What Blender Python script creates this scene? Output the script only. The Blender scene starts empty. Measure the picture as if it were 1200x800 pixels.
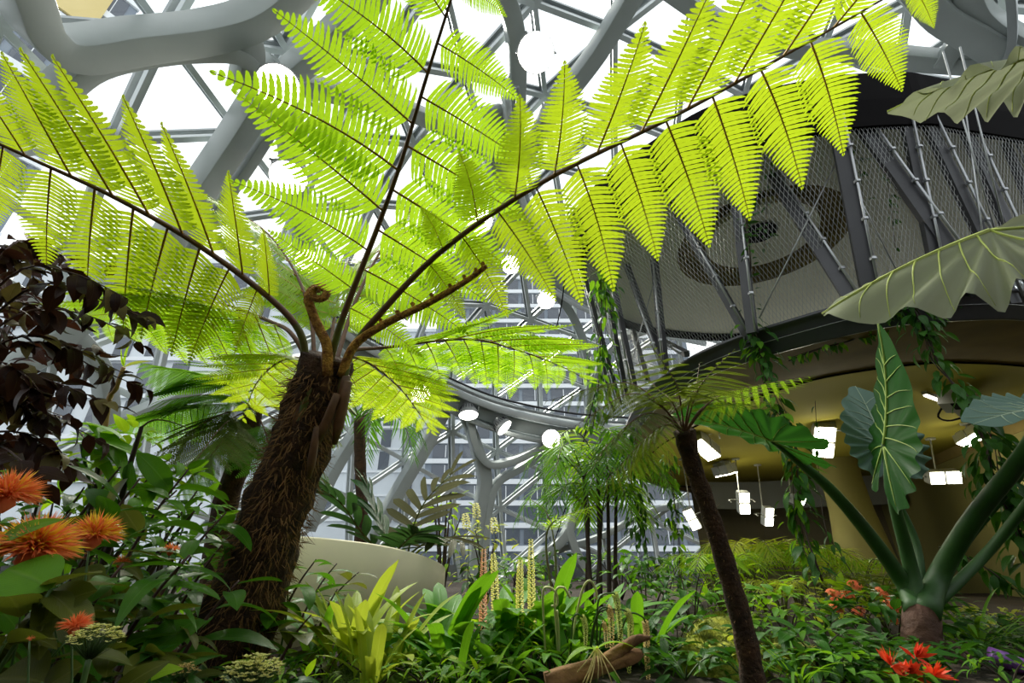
import bpy, bmesh, math, random
from mathutils import Vector as V, Matrix as M, Euler, noise
random.seed(7)
PI = math.pi
sc = bpy.context.scene
col = sc.collection

# ------------------------------------------------------------------ camera
FPX = 533.33
TILT = math.radians(26)
CAM = V((0, 0, .45))
cd = bpy.data.cameras.new('camera'); cam = bpy.data.objects.new('camera', cd); col.objects.link(cam)
cam.location = CAM; cam.rotation_euler = (PI/2 + TILT, 0, 0)
cd.sensor_width = 36; cd.lens = 16; cd.clip_start = .02; cd.clip_end = 600
sc.camera = cam
# ------------------------------------------------------------------ sky, sun, exposure
w = bpy.data.worlds.new('overcast_sky'); sc.world = w; w.use_nodes = True
wn = w.node_tree.nodes; wl = w.node_tree.links
bg = wn['Background']
tc = wn.new('ShaderNodeTexCoord'); mp = wn.new('ShaderNodeMapping'); nz = wn.new('ShaderNodeTexNoise'); cr = wn.new('ShaderNodeValToRGB')
mp.inputs['Scale'].default_value = (1, 1, 2.2); nz.inputs['Scale'].default_value = 1.6; nz.inputs['Detail'].default_value = 5
cr.color_ramp.elements[0].position = .3; cr.color_ramp.elements[0].color = (.82, .88, .95, 1)
cr.color_ramp.elements[1].position = .65; cr.color_ramp.elements[1].color = (1, 1, 1, 1)
wl.new(tc.outputs['Generated'], mp.inputs[0]); wl.new(mp.outputs[0], nz.inputs['Vector']); wl.new(nz.outputs['Fac'], cr.inputs[0]); wl.new(cr.outputs[0], bg.inputs['Color'])
bg.inputs['Strength'].default_value = 1.75
sd = bpy.data.lights.new('hazy_sun', 'SUN'); sun = bpy.data.objects.new('hazy_sun', sd); col.objects.link(sun)
sd.energy = 6.0; sd.angle = math.radians(9); sd.color = (1, .97, .88)
sun.rotation_euler = V((.32, -.50, -.80)).to_track_quat('-Z', 'Y').to_euler()
sc.view_settings.view_transform = 'Standard'; sc.view_settings.look = 'None'
sc.view_settings.exposure = 0.0; sc.view_settings.gamma = 1
sc.view_settings.use_curve_mapping = False
sc.cycles.max_bounces = 7; sc.cycles.diffuse_bounces = 4; sc.cycles.transparent_max_bounces = 12; sc.cycles.transmission_bounces = 4
sc.cycles.caustics_reflective = False; sc.cycles.caustics_refractive = False

# ------------------------------------------------------------------ helpers
cT, sT = math.cos(TILT), math.sin(TILT)
def ray(px, py):
    u = (px-600)/FPX; v = (400-py)/FPX
    return V((u, cT - v*sT, sT + v*cT))
def P(px, py, k): return CAM + ray(px, py)*k          # point k metres deep in view of the measured direction
def PZ(px, py, z):
    d = ray(px, py); return CAM + d*((z-CAM.z)/d.z)
def PY(px, py, y):
    d = ray(px, py); return CAM + d*(y/d.y)
def G(px, y, z=0.): return V(((px-600)/FPX*y*.9, y, z))  # place on the ground, y metres ahead
def zrow(py, y):
    d = ray(600, py); return CAM.z + y*d.z/d.y
def to_px(p):
    q = p-CAM; k = q.y*cT + q.z*sT
    if k < .05: return None
    return (600+FPX*q.x/k, 400-FPX*(-q.y*sT+q.z*cT)/k)
def rnd(a, b): return random.uniform(a, b)
def rv(s=1): return V((rnd(-s, s), rnd(-s, s), rnd(-s, s)))
def catmull(pts, n):
    p = [V(q) for q in pts]; p = [p[0]*2-p[1]] + p + [p[-1]*2-p[-2]]
    out = []; m = len(p)-3
    for i in range(n+1):
        t = i/n*m; j = min(int(t), m-1); t -= j
        a, b, c, d = p[j:j+4]
        out.append(.5*((2*b)+(c-a)*t+(2*a-5*b+4*c-d)*t*t+(3*b-a-3*c+d)*t**3))
    return out
def lerp_list(xs, t):
    f = t*(len(xs)-1); i = min(int(f), len(xs)-2); return xs[i]*(1-(f-i)) + xs[i+1]*(f-i)

class MB:
    def __init__(s): s.v = []; s.f = []; s.m = []; s.uv = []
    def add(s, vs, fs, mi=0, uvs=None):
        b = len(s.v); s.v += [tuple(q) for q in vs]; s.f += [tuple(b+i for i in f) for f in fs]; s.m += [mi]*len(fs)
        s.uv += uvs if uvs else [(0, 0)]*len(vs)
    def tube(s, pts, r, n=6, mi=0, cap=True, flat=1.0, up=None):
        pts = [V(p) for p in pts]; m = len(pts)
        rr = r if isinstance(r, (list, tuple)) else [r]*m
        vs = []; fs = []; a = None
        for i, p in enumerate(pts):
            t = (pts[min(i+1, m-1)]-pts[max(i-1, 0)])
            t = t.normalized() if t.length > 1e-9 else V((0, 0, 1))
            if up is not None: a = (up - t*up.dot(t)).normalized()
            elif a is None:
                a = t.orthogonal().normalized()
            else:
                a = a - t*a.dot(t)
                a = a.normalized() if a.length > 1e-6 else t.orthogonal().normalized()
            b = t.cross(a)
            for k in range(n):
                c = 2*PI*k/n; vs.append(p + (a*math.cos(c)*flat + b*math.sin(c))*rr[i])
        for i in range(m-1):
            for k in range(n):
                fs.append((i*n+k, i*n+(k+1) % n, (i+1)*n+(k+1) % n, (i+1)*n+k))
        if cap: fs.append(tuple(range(n-1, -1, -1))); fs.append(tuple((m-1)*n+k for k in range(n)))
        s.add(vs, fs, mi)
    def sweep(s, pts, prof, normals, mi=0, closed=False, scale=None):
        m = len(pts); n = len(prof); vs = []; fs = []
        for i in range(m):
            if closed: t = pts[(i+1) % m]-pts[i-1]
            else: t = pts[min(i+1, m-1)]-pts[max(i-1, 0)]
            t = t.normalized(); nn = normals[i]; nn = (nn-t*nn.dot(t)).normalized(); b = t.cross(nn)
            k = scale[i] if scale else 1
            for (x, y) in prof: vs.append(pts[i]+b*x*k+nn*y*k)
        for i in range(m if closed else m-1):
            j = (i+1) % m
            for k in range(n): fs.append((i*n+k, i*n+(k+1) % n, j*n+(k+1) % n, j*n+k))
        if not closed: fs.append(tuple(range(n-1, -1, -1))); fs.append(tuple((m-1)*n+k for k in range(n)))
        s.add(vs, fs, mi)
    def box(s, c, sz, mi=0, rot=None):
        c = V(c); x, y, z = [q/2 for q in sz]
        vs = [V((a*x, b*y, d*z)) for a in (-1, 1) for b in (-1, 1) for d in (-1, 1)]
        if rot: vs = [rot @ q for q in vs]
        s.add([c+q for q in vs], [(0, 1, 3, 2), (4, 6, 7, 5), (0, 4, 5, 1), (2, 3, 7, 6), (0, 2, 6, 4), (1, 5, 7, 3)], mi)
    def bar(s, a, b, wd, dp, up, mi=0):
        a = V(a); b = V(b); t = (b-a); L = t.length; t.normalize()
        z = (V(up)-t*V(up).dot(t)).normalized(); x = t.cross(z)
        s.box((a+b)/2, (wd, L, dp), mi, M((x, t, z)).transposed())
    def lathe(s, prof, n=16, mi=0, mat=None, cap=False):
        vs = []; fs = []
        for (r, z) in prof:
            for k in range(n):
                c = 2*PI*k/n; vs.append(V((r*math.cos(c), r*math.sin(c), z)))
        m = len(prof)
        for i in range(m-1):
            for k in range(n): fs.append((i*n+k, i*n+(k+1) % n, (i+1)*n+(k+1) % n, (i+1)*n+k))
        if cap: fs.append(tuple(range(n-1, -1, -1))); fs.append(tuple((m-1)*n+k for k in range(n)))
        if mat: vs = [mat @ q for q in vs]
        s.add(vs, fs, mi)
    def mesh(s, name, mats, smooth=True):
        me = bpy.data.meshes.new(name); me.from_pydata(s.v, [], s.f)
        for q in (mats if isinstance(mats, (list, tuple)) else [mats]): me.materials.append(q)
        if any(s.m): me.polygons.foreach_set('material_index', s.m)
        if smooth: me.polygons.foreach_set('use_smooth', [True]*len(s.f))
        if any(u != (0, 0) for u in s.uv):
            l = me.uv_layers.new(name='UVMap'); d = []
            for f in s.f:
                for i in f: d += s.uv[i]
            l.data.foreach_set('uv', d)
        me.update(); return me

def tag(o, label=None, cat=None, group=None, kind=None):
    if label: o['label'] = label
    if cat: o['category'] = cat
    if group: o['group'] = group
    if kind: o['kind'] = kind
    return o
def node(name, loc=(0, 0, 0), rz=0, label=None, cat=None, group=None, kind=None):
    o = bpy.data.objects.new(name, None); col.objects.link(o); o.location = loc; o.rotation_euler = (0, 0, rz); o.empty_display_size = .1
    return tag(o, label, cat, group, kind)
def ob(name, me, parent=None, mat=None, label=None, cat=None, group=None, kind=None):
    o = bpy.data.objects.new(name, me); col.objects.link(o)
    if parent: o.parent = parent
    if mat is not None: o.matrix_basis = mat
    return tag(o, label, cat, group, kind)
def frame(base, y, z, sx=1, sy=1, sz=1):
    y = V(y).normalized(); z = V(z); z = z-y*z.dot(y)
    z = z.normalized() if z.length > 1e-5 else y.orthogonal().normalized()
    x = y.cross(z)
    m = M((x*sx, y*sy, z*sz)).transposed().to_4x4(); m.translation = base; return m

# ------------------------------------------------------------------ materials
def mat(name, rgb, rough=.5, metal=0, var=0, scale=8, bump=0, spec=.5, dark=None, bscale=None, coord='Object'):
    m = bpy.data.materials.new(name); m.use_nodes = True; n = m.node_tree.nodes; l = m.node_tree.links
    b = n['Principled BSDF']; b.inputs['Roughness'].default_value = rough; b.inputs['Metallic'].default_value = metal
    b.inputs['Specular IOR Level'].default_value = spec
    b.inputs['Base Color'].default_value = (*rgb, 1)
    t = n.new('ShaderNodeTexCoord')
    if var:
        z = n.new('ShaderNodeTexNoise'); z.inputs['Scale'].default_value = scale; z.inputs['Detail'].default_value = 5
        r = n.new('ShaderNodeValToRGB'); d = dark or tuple(c*(1-var) for c in rgb)
        r.color_ramp.elements[0].position = .32; r.color_ramp.elements[0].color = (*d, 1)
        r.color_ramp.elements[1].position = .68; r.color_ramp.elements[1].color = (*rgb, 1)
        l.new(t.outputs[coord], z.inputs['Vector']); l.new(z.outputs['Fac'], r.inputs[0]); l.new(r.outputs[0], b.inputs['Base Color'])
    if bump:
        z2 = n.new('ShaderNodeTexNoise'); z2.inputs['Scale'].default_value = bscale or scale*3; z2.inputs['Detail'].default_value = 6
        bp = n.new('ShaderNodeBump'); bp.inputs['Strength'].default_value = bump; bp.inputs['Distance'].default_value = .02
        l.new(t.outputs[coord], z2.inputs['Vector']); l.new(z2.outputs['Fac'], bp.inputs['Height']); l.new(bp.outputs[0], b.inputs['Normal'])
    return m
def leafmat(name, c1, c2, trans=None, tamt=.45, rough=.45, vein=None, veinamt=.5, vscale=16, parallel=False, spec=.22):
    """c1..c2: leaf to leaf colour range; trans: colour of light coming through"""
    m = bpy.data.materials.new(name); m.use_nodes = True; n = m.node_tree.nodes; l = m.node_tree.links
    b = n['Principled BSDF']; out = n['Material Output']
    b.inputs['Roughness'].default_value = rough+.08; b.inputs['Specular IOR Level'].default_value = min(spec, .25)
    oi = n.new('ShaderNodeObjectInfo'); t = n.new('ShaderNodeTexCoord')
    z = n.new('ShaderNodeTexNoise'); z.inputs['Scale'].default_value = 3.; z.inputs['Detail'].default_value = 4
    l.new(t.outputs['Object'], z.inputs['Vector'])
    ad = n.new('ShaderNodeMath'); ad.operation = 'MULTIPLY_ADD'; ad.inputs[1].default_value = .6
    sb = n.new('ShaderNodeMath'); sb.operation = 'MULTIPLY_ADD'; sb.inputs[1].default_value = .9; sb.inputs[2].default_value = -.25
    l.new(z.outputs['Fac'], sb.inputs[0]); l.new(oi.outputs['Random'], ad.inputs[0]); l.new(sb.outputs[0], ad.inputs[2])
    mx = n.new('ShaderNodeMix'); mx.data_type = 'RGBA'; mx.clamp_factor = True
    mx.inputs[6].default_value = (*c1, 1); mx.inputs[7].default_value = (*c2, 1); l.new(ad.outputs[0], mx.inputs[0])
    c = mx.outputs[2]
    if vein:
        sx = n.new('ShaderNodeSeparateXYZ'); l.new(t.outputs['UV'], sx.inputs[0])
        a1 = n.new('ShaderNodeMath'); a1.operation = 'SUBTRACT'; a1.inputs[1].default_value = .5; l.new(sx.outputs[0], a1.inputs[0])
        a2 = n.new('ShaderNodeMath'); a2.operation = 'ABSOLUTE'; l.new(a1.outputs[0], a2.inputs[0])
        mr = n.new('ShaderNodeMapRange'); mr.inputs[1].default_value = .015; mr.inputs[2].default_value = .05; mr.inputs[3].default_value = 1; mr.inputs[4].default_value = 0
        l.new(a2.outputs[0], mr.inputs[0])
        ph = n.new('ShaderNodeMath'); ph.operation = 'MULTIPLY_ADD'
        if parallel: ph.inputs[1].default_value = 34.; ph.inputs[2].default_value = 0; l.new(a2.outputs[0], ph.inputs[0])
        else:
            ph.inputs[1].default_value = -vscale*.9
            q = n.new('ShaderNodeMath'); q.operation = 'MULTIPLY'; q.inputs[1].default_value = vscale; l.new(sx.outputs[1], q.inputs[0])
            l.new(a2.outputs[0], ph.inputs[0]); l.new(q.outputs[0], ph.inputs[2])
        s6 = n.new('ShaderNodeMath'); s6.operation = 'MULTIPLY'; s6.inputs[1].default_value = 6.283; l.new(ph.outputs[0], s6.inputs[0])
        sn = n.new('ShaderNodeMath'); sn.operation = 'SINE'; l.new(s6.outputs[0], sn.inputs[0])
        m2 = n.new('ShaderNodeMapRange'); m2.inputs[1].default_value = .8; m2.inputs[2].default_value = 1; m2.inputs[4].default_value = .45; l.new(sn.outputs[0], m2.inputs[0])
        mm = n.new('ShaderNodeMath'); mm.operation = 'MAXIMUM'; l.new(mr.outputs[0], mm.inputs[0]); l.new(m2.outputs[0], mm.inputs[1])
        ma = n.new('ShaderNodeMath'); ma.operation = 'MULTIPLY'; ma.inputs[1].default_value = veinamt; l.new(mm.outputs[0], ma.inputs[0])
        x2 = n.new('ShaderNodeMix'); x2.data_type = 'RGBA'; x2.inputs[7].default_value = (*vein, 1); l.new(c, x2.inputs[6]); l.new(ma.outputs[0], x2.inputs[0]); c = x2.outputs[2]
        bp = n.new('ShaderNodeBump'); bp.inputs['Strength'].default_value = .35; bp.inputs['Distance'].default_value = .004
        l.new(mm.outputs[0], bp.inputs['Height']); l.new(bp.outputs[0], b.inputs['Normal'])
    l.new(c, b.inputs['Base Color'])
    if tamt:
        tr = n.new('ShaderNodeBsdfTranslucent'); mxs = n.new('ShaderNodeMixShader'); mxs.inputs[0].default_value = tamt
        if trans:
            h = n.new('ShaderNodeMix'); h.data_type = 'RGBA'; h.inputs[0].default_value = .75; h.inputs[7].default_value = (*trans, 1); l.new(c, h.inputs[6]); l.new(h.outputs[2], tr.inputs['Color'])
        else: l.new(c, tr.inputs['Color'])
        l.new(b.outputs[0], mxs.inputs[1]); l.new(tr.outputs[0], mxs.inputs[2]); l.new(mxs.outputs[0], out.inputs['Surface'])
    return m
def emit(name, rgb, s):
    m = bpy.data.materials.new(name); m.use_nodes = True; b = m.node_tree.nodes['Principled BSDF']
    b.inputs['Base Color'].default_value = (.9, .9, .9, 1); b.inputs['Emission Color'].default_value = (*rgb, 1); b.inputs['Emission Strength'].default_value = s; return m
def glassmat(name, tint, refl=.06):
    m = bpy.data.materials.new(name); m.use_nodes = True; n = m.node_tree.nodes; l = m.node_tree.links
    n.remove(n['Principled BSDF']); o = n['Material Output']
    t = n.new('ShaderNodeBsdfTransparent'); t.inputs[0].default_value = (*tint, 1)
    g = n.new('ShaderNodeBsdfGlossy'); g.inputs['Roughness'].default_value = .03
    x = n.new('ShaderNodeMixShader'); x.inputs[0].default_value = refl
    l.new(t.outputs[0], x.inputs[1]); l.new(g.outputs[0], x.inputs[2]); l.new(x.outputs[0], o.inputs[0]); return m

STEEL = mat('white_painted_steel', (.41, .45, .44), .42, var=.08, scale=1.5)
ALU = mat('grey_aluminium', (.36, .39, .40), .4, .2, var=.15, scale=2)
ALUW = mat('pale_aluminium', (.62, .66, .67), .4, .1)
GLASS = glassmat('dome_glass', (.93, .96, .95), .05)
DARKST = mat('charcoal_steel', (.05, .05, .056), .45, .3, var=.2, scale=3)
BLACK = mat('black_timber', (.008, .007, .008), .8, spec=.08, var=.3, scale=4)
FASCIA = mat('dark_fascia_steel', (.085, .085, .095), .38, .35, var=.25, scale=2.5)
OCHRE = mat('ochre_timber_soffit', (.20, .13, .025), .75, spec=.2, var=.35, scale=2.2, bump=.1)
OLIVE = mat('olive_painted_ceiling', (.34, .30, .05), .9, var=.10, scale=1.2, spec=.1)
OLIVEW = mat('olive_painted_wall', (.28, .25, .085), .85, var=.14, scale=.8, bump=.06)
CREAM = mat('cream_ceiling_board', (.68, .65, .49), .8, var=.06, scale=1.5)
OLIVED = mat('brown_recess', (.26, .19, .06), .8, var=.2, scale=3)
WIRE = mat('stainless_wire', (.42, .43, .43), .35, .8)
PIPE = mat('galvanised_pipe', (.42, .43, .45), .35, .7)
CONC = mat('cream_render', (.82, .76, .55), .8, var=.08, scale=2.5, bump=.05)
SOIL = mat('dark_soil', (.035, .022, .012), .95, var=.6, scale=9, bump=.8)
GREYW = mat('grey_render', (.22, .23, .24), .8, var=.1, scale=1)
LAMPG = mat('lamp_housing', (.40, .41, .41), .4, .2)
LENS = emit('lamp_lens', (1, .96, .86), 14)
PANEL = emit('led_panel', (1, .95, .74), 25)

# leaf materials
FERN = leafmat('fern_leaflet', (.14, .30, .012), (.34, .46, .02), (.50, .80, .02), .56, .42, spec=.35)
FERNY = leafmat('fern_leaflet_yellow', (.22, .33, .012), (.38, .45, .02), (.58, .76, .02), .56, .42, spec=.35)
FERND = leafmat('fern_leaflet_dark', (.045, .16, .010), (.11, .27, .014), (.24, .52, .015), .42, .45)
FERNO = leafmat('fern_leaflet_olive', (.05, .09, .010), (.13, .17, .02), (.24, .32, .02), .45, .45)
RACHIS = mat('brown_rachis', (.17, .080, .035), .55, var=.4, scale=20)
RACHG = mat('green_rachis', (.10, .16, .02), .5, var=.5, scale=6, dark=(.09, .05, .015))
RIB = mat('orange_rib', (.48, .25, .03), .6)
FIBRE = mat('trunk_fibre', (.075, .034, .012), .95, var=.7, scale=14, bump=1.0, bscale=60)
FIBL = mat('fibre_strands', (.23, .115, .035), .9, var=.5, scale=30)
GOLD = mat('golden_scales', (.62, .33, .05), .9, var=.6, scale=40, bump=.8, dark=(.16, .05, .01))

# ================================================================== the dome
DC = V((3, 5, -1)); DR = 12.5
def SP(px, py, off=0):
    d = ray(px, py).normalized(); o = CAM-DC; b = o.dot(d); c = o.dot(o)-(DR+off)**2
    return CAM + d*(-b+math.sqrt(b*b-c))
def in_view(p, m=130):
    q = to_px(p); return q is not None and -m < q[0] < 1200+m and -m < q[1] < 800+m

dome = node('ceiling', DC, kind='structure', label='faceted glass dome of triangular panes on white curved steel')
bm = bmesh.new(); bmesh.ops.create_icosphere(bm, subdivisions=4, radius=DR)
bmesh.ops.rotate(bm, verts=bm.verts, cent=(0, 0, 0), matrix=Euler((.35, .2, 1.1)).to_matrix())
cut = [f for f in bm.faces if f.calc_center_median().z < -.2]
bmesh.ops.delete(bm, geom=cut, context='FACES')
rest = MB(); npane = 0
for f in bm.faces:
    vs = [v.co.copy() for v in f.verts]; c = f.calc_center_median()
    vs = [c+(q-c)*.985 for q in vs]; nn = f.normal
    body = [q for q in vs]+[q-nn*.03 for q in vs]
    fs = [(0, 1, 2), (5, 4, 3), (0, 3, 4, 1), (1, 4, 5, 2), (2, 5, 3, 0)]
    fs = [(0, 1, 2)]; body = vs
    if in_view(c+DC) and npane < 300:
        q = MB(); q.add(body, fs); ob('pane', q.mesh('pane', GLASS, False), dome); npane += 1
    else: rest.add(body, fs)
ob('pane', rest.mesh('panes_beyond', GLASS, False), dome, kind='stuff')
# mullion: outer cap and a tube carried inside it
q = MB()
q.box((0, .5, .03), (.16, 1, .08), 0); q.box((0, .5, -.24), (.11, 1, .11), 1); q.box((0, .5, -.09), (.025, 1, .16), 0)
q.box((0, .03, -.12), (.06, .02, .2), 1); q.box((0, .97, -.12), (.06, .02, .2), 1)
MUL = q.mesh('mullion', [ALU, ALUW], False)
rest = MB(); nm = 0
for e in bm.edges:
    a, b = e.verts[0].co.copy(), e.verts[1].co.copy(); c = (a+b)/2
    if in_view(c+DC, 60) and nm < 300:
        ob('mullion', MUL, dome, frame(a, b-a, c, 1, (b-a).length, 1)); nm += 1
    else:
        rest.bar(a, b, .13, .07, c, 0); rest.bar(a-c.normalized()*.22, b-c.normalized()*.22, .10, .10, c, 1)
ob('mullion', rest.mesh('mullions_beyond', [ALU, ALUW], False), dome, kind='stuff')
bm.free()

def rrect(wd, dp, r=.09, n=2):
    r = min(wd, dp)*r; out = []
    for (sx, sy, a0) in ((1, 1, 0), (-1, 1, 90), (-1, -1, 180), (1, -1, 270)):
        for i in range(n+1):
            a = math.radians(a0+90*i/n); out.append((sx*(wd/2-r)+r*math.cos(a), sy*(dp/2-r)+r*math.sin(a)))
    return out
def member(pts, wd, dp=None, off=-.75, n=18, ends=None, name='steel_member', m=STEEL):
    p = catmull([SP(x, y, off) for (x, y) in pts], n)
    nn = [(q-DC).normalized() for q in p]
    k = None
    if ends: k = [lerp_list(ends, i/n) for i in range(n+1)]
    b = MB(); wd *= .74; b.sweep([q-DC for q in p], rrect(wd, (dp or wd*1.1)*.95), nn, scale=k)
    me = b.mesh(name, m); me.set_sharp_from_angle(angle=math.radians(38))
    return ob(name, me, dome)
Y3 = [1.35, 1.0, .95, 1.0, 1.35]
# upper left node and its arms
member([(8, -60), (28, -5), (45, 35), (85, 58), (160, 48), (240, 38), (300, 20), (350, -20), (380, -60)], .52, .62, off=-1.0, n=34)
member([(-30, 180), (60, 110), (105, 76), (160, 62), (220, 56), (275, 60), (300, 85)], .34, .5, off=-.8, n=26)
member([(285, 35), (292, 60), (285, 100)], .50, .45, off=-.8, n=10)
member([(330, 75), (302, 118), (272, 165), (235, 220), (190, 290), (150, 350)], .50, .6, off=-.8, n=22)
member([(345, 110), (322, 140), (290, 190), (255, 240), (215, 300)], .26, .4, off=-.7, n=18)
member([(338, 90), (338, 150), (345, 210), (352, 270), (372, 340), (405, 400)], .50, .5, off=-.8, n=22)
member([(330, 95), (380, 50), (430, 0), (470, -50)], .5, .5, off=-.8)
# centre: node above the ring and struts
member([(600, 190), (612, 240), (640, 290), (680, 330), (730, 362), (800, 390)], .62, .55, off=-.8, n=22)
member([(540, 330), (575, 290), (605, 255)], .42, .4, off=-.7)
member([(470, 370), (510, 320), (560, 285), (600, 250)], .42, .45, off=-.7)
member([(605, 285), (640, 330), (672, 372), (690, 430), (690, 520)], .36, .4, off=-.7, n=20)
member([(760, 385), (725, 400), (703, 430), (697, 470), (694, 540)], .30, .35, off=-.6)
member([(700, 420), (712, 460), (735, 500), (780, 530)], .28, .35, off=-.6)
# Y columns in the centre
member([(500, 455), (530, 470), (548, 495), (560, 530), (568, 560), (563, 600), (556, 660), (550, 720)], .50, .5, off=-.7, n=26, ends=[.8, .8, .9, 1.1, 1.1, 1, 1])
member([(548, 482), (556, 520), (572, 543), (600, 540), (640, 520), (690, 490)], .30, .4, off=-.95, n=22)
member([(700, 505), (650, 525), (610, 548), (582, 566), (572, 600), (566, 660)], .30, .4, off=-.8, n=22)
member([(525, 470), (500, 520), (470, 570), (440, 625), (410, 690)], .48, .5, off=-.7, n=20)
member([(440, 470), (415, 510), (385, 560), (360, 620)], .40, .5, off=-.7)
member([(650, 535), (676, 560), (678, 590), (660, 630), (620, 660), (580, 685)], .40, .45, off=-.7, n=22)
member([(684, 560), (672, 600), (668, 625), (685, 665), (715, 700)], .34, .4, off=-.8, n=20)
member([(590, 690), (640, 650), (700, 630), (760, 600), (800, 590)], .26, .3, off=-.5)
# left
member([(-60, 470), (20, 425), (70, 390), (120, 350), (165, 300)], .5, .5, off=-.7)
member([(-40, 310), (60, 370), (110, 420), (125, 470), (120, 560), (112, 640), (100, 720)], .36, .45, off=-.7, n=20)
member([(120, 500), (160, 485), (230, 455), (300, 430), (360, 420)], .30, .35, off=-.6)
# behind the fronds and at the upper right
member([(560, -60), (600, 20), (605, 110), (600, 200)], .5, .5, off=-.7)
member([(760, -40), (700, 60), (640, 140), (602, 205)], .5, .5, off=-.7)
member([(600, 200), (560, 170), (480, 130), (400, 110), (340, 95)], .42, .5, off=-.7)
member([(760, -30), (850, 30), (930, 55), (1000, 60), (1080, 70), (1160, 75)], .42, .45, off=-.7, n=22)
member([(1060, -40), (1100, 12), (1145, 40), (1200, 75), (1260, 120)], .62, .6, off=-.9)
member([(1130, -40), (1140, 5), (1160, 30), (1200, 55)], .5, .5, off=-.85)
member([(1180, -40), (1186, 10), (1186, 50), (1178, 75)], .16, .2, off=-1.2, m=ALU)
member([(1105, 75), (1125, 45), (1150, 35)], .4, .4, off=-.8)
# ring walkways hung along the dome
tr = node('trim_1', SP(560, 480, -1.2), kind='structure', label='white curved ring walkway beam with rails across the dome')
def ringpart(pts, name, wd, dp, off, m, n=40, parent=tr):
    p = catmull([SP(x, y, off) for (x, y) in pts], n); b = MB(); L = parent.location
    b.sweep([q-L for q in p], rrect(wd, dp, .2, 2), [(q-DC).normalized() for q in p]); return ob(name, b.mesh(name, m), parent)
RG = [(330, 340), (400, 400), (450, 430), (510, 460), (575, 488), (640, 504), (700, 512), (790, 515), (880, 508)]
ringpart(RG, 'beam', .42, .30, -.95, STEEL)
ringpart([(x, y-13) for x, y in RG], 'upper_flange', .20, .5, -1.15, ALUW)
ringpart([(x, y-19) for x, y in RG], 'rail', .09, .09, -1.35, ALU)
ringpart([(x+2, y+13) for x, y in RG], 'lower_flange', .16, .5, -1.05, STEEL)
ringpart([(x, y-25) for x, y in RG], 'rail', .06, .06, -1.45, DARKST)
tr2 = node('trim_2', SP(640, 300, -1.2), kind='structure', label='curved upper ring beam with a row of slots')
RU = [(580, 120), (586, 190), (600, 245), (622, 285), (655, 318), (700, 345), (760, 368), (840, 385)]
ringpart([(x-4, y+6) for x, y in RU], 'beam', .5, .3, -1.0, STEEL, parent=tr2)
ringpart([(x+12, y-9) for x, y in RU], 'upper_flange', .16, .5, -1.15, ALUW, parent=tr2)
ringpart([(x+26, y-18) for x, y in RU], 'rail', .10, .10, -1.3, ALU, parent=tr2)
ringpart([(x-14, y+16) for x, y in RU], 'lower_flange', .14, .45, -1.05, ALUW, parent=tr2)
pp = catmull([SP(x-4, y+6, -1.17) for x, y in RU], 40)
for i in range(12, 34, 1):
    b = MB(); t = (pp[i+1]-pp[i-1]); c = pp[i]-tr2.location; nn = (pp[i]-DC).normalized()
    b.bar(c-t.normalized()*.035, c+t.normalized()*.035, .12, .02, nn); ob('slot', b.mesh('slot', ALU, False), tr2)
# flat plate with round holes, upper right
tr3 = node('trim_3', SP(1190, 110, -1.3), kind='structure', label='pale flat steel plate with dark round holes')
b = MB(); a0, a1 = SP(1130, 150, -1.3), SP(1290, 62, -1.3); nn = (a0-DC).normalized()
b.bar(a0-tr3.location, a1-tr3.location, .62, .08, nn); ob('plate', b.mesh('plate', STEEL, False), tr3)
t = (a1-a0).normalized(); sd_ = t.cross(nn)
for (s, o2, r) in ((.25, .1, .07), (.75, .1, .07), (1.25, .1, .07), (.55, -.14, .1), (.85, -.14, .1), (1.6, .1, .07)):
    c = a0+t*s+sd_*o2*1.-nn*.045-tr3.location; b = MB()
    b.lathe([(.0, 0), (r, 0), (r, .01), (0, .01)], 14, mat=frame(c, t, nn, 1, 1.6 if r > .09 else 1, 1)); ob('hole', b.mesh('hole', BLACK, False), tr3)

# ================================================================== ground
b = MB(); NG = 64; vs = []; fs = []
for i in range(NG+1):
    for j in range(NG+1):
        x = DC.x-12.3+24.6*i/NG; y = DC.y-12.3+24.6*j/NG
        z = .05*noise.noise(V((x*.8, y*.8, 0)))+.03*noise.noise(V((x*3, y*3, 4)))-.02
        vs.append((x, y, z))
for i in range(NG):
    for j in range(NG):
        c = V(vs[i*(NG+1)+j])
        if (c.xy-DC.xy).length < 12.3: fs.append((i*(NG+1)+j, (i+1)*(NG+1)+j, (i+1)*(NG+1)+j+1, i*(NG+1)+j+1))
b.add(vs, fs); ob('floor', b.mesh('floor', SOIL), kind='structure')
b = MB(); b.lathe([(0, -.12), (12.2, -.12), (220, -.5)], 48); ob('street', b.mesh('street', mat('street_paving', (.30, .31, .32), .9, var=.2, scale=.3)), kind='structure', mat=M.Translation((DC.x, DC.y, 0)))
b = MB(); b.lathe([(12.2, -.2), (12.55, -.2), (12.55, .42), (12.2, .42), (12.2, -.2)], 72); ob('baseboard_dome', b.mesh('baseboard_dome', GREYW, False), kind='structure', mat=M.Translation((DC.x, DC.y, 0)))

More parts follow.
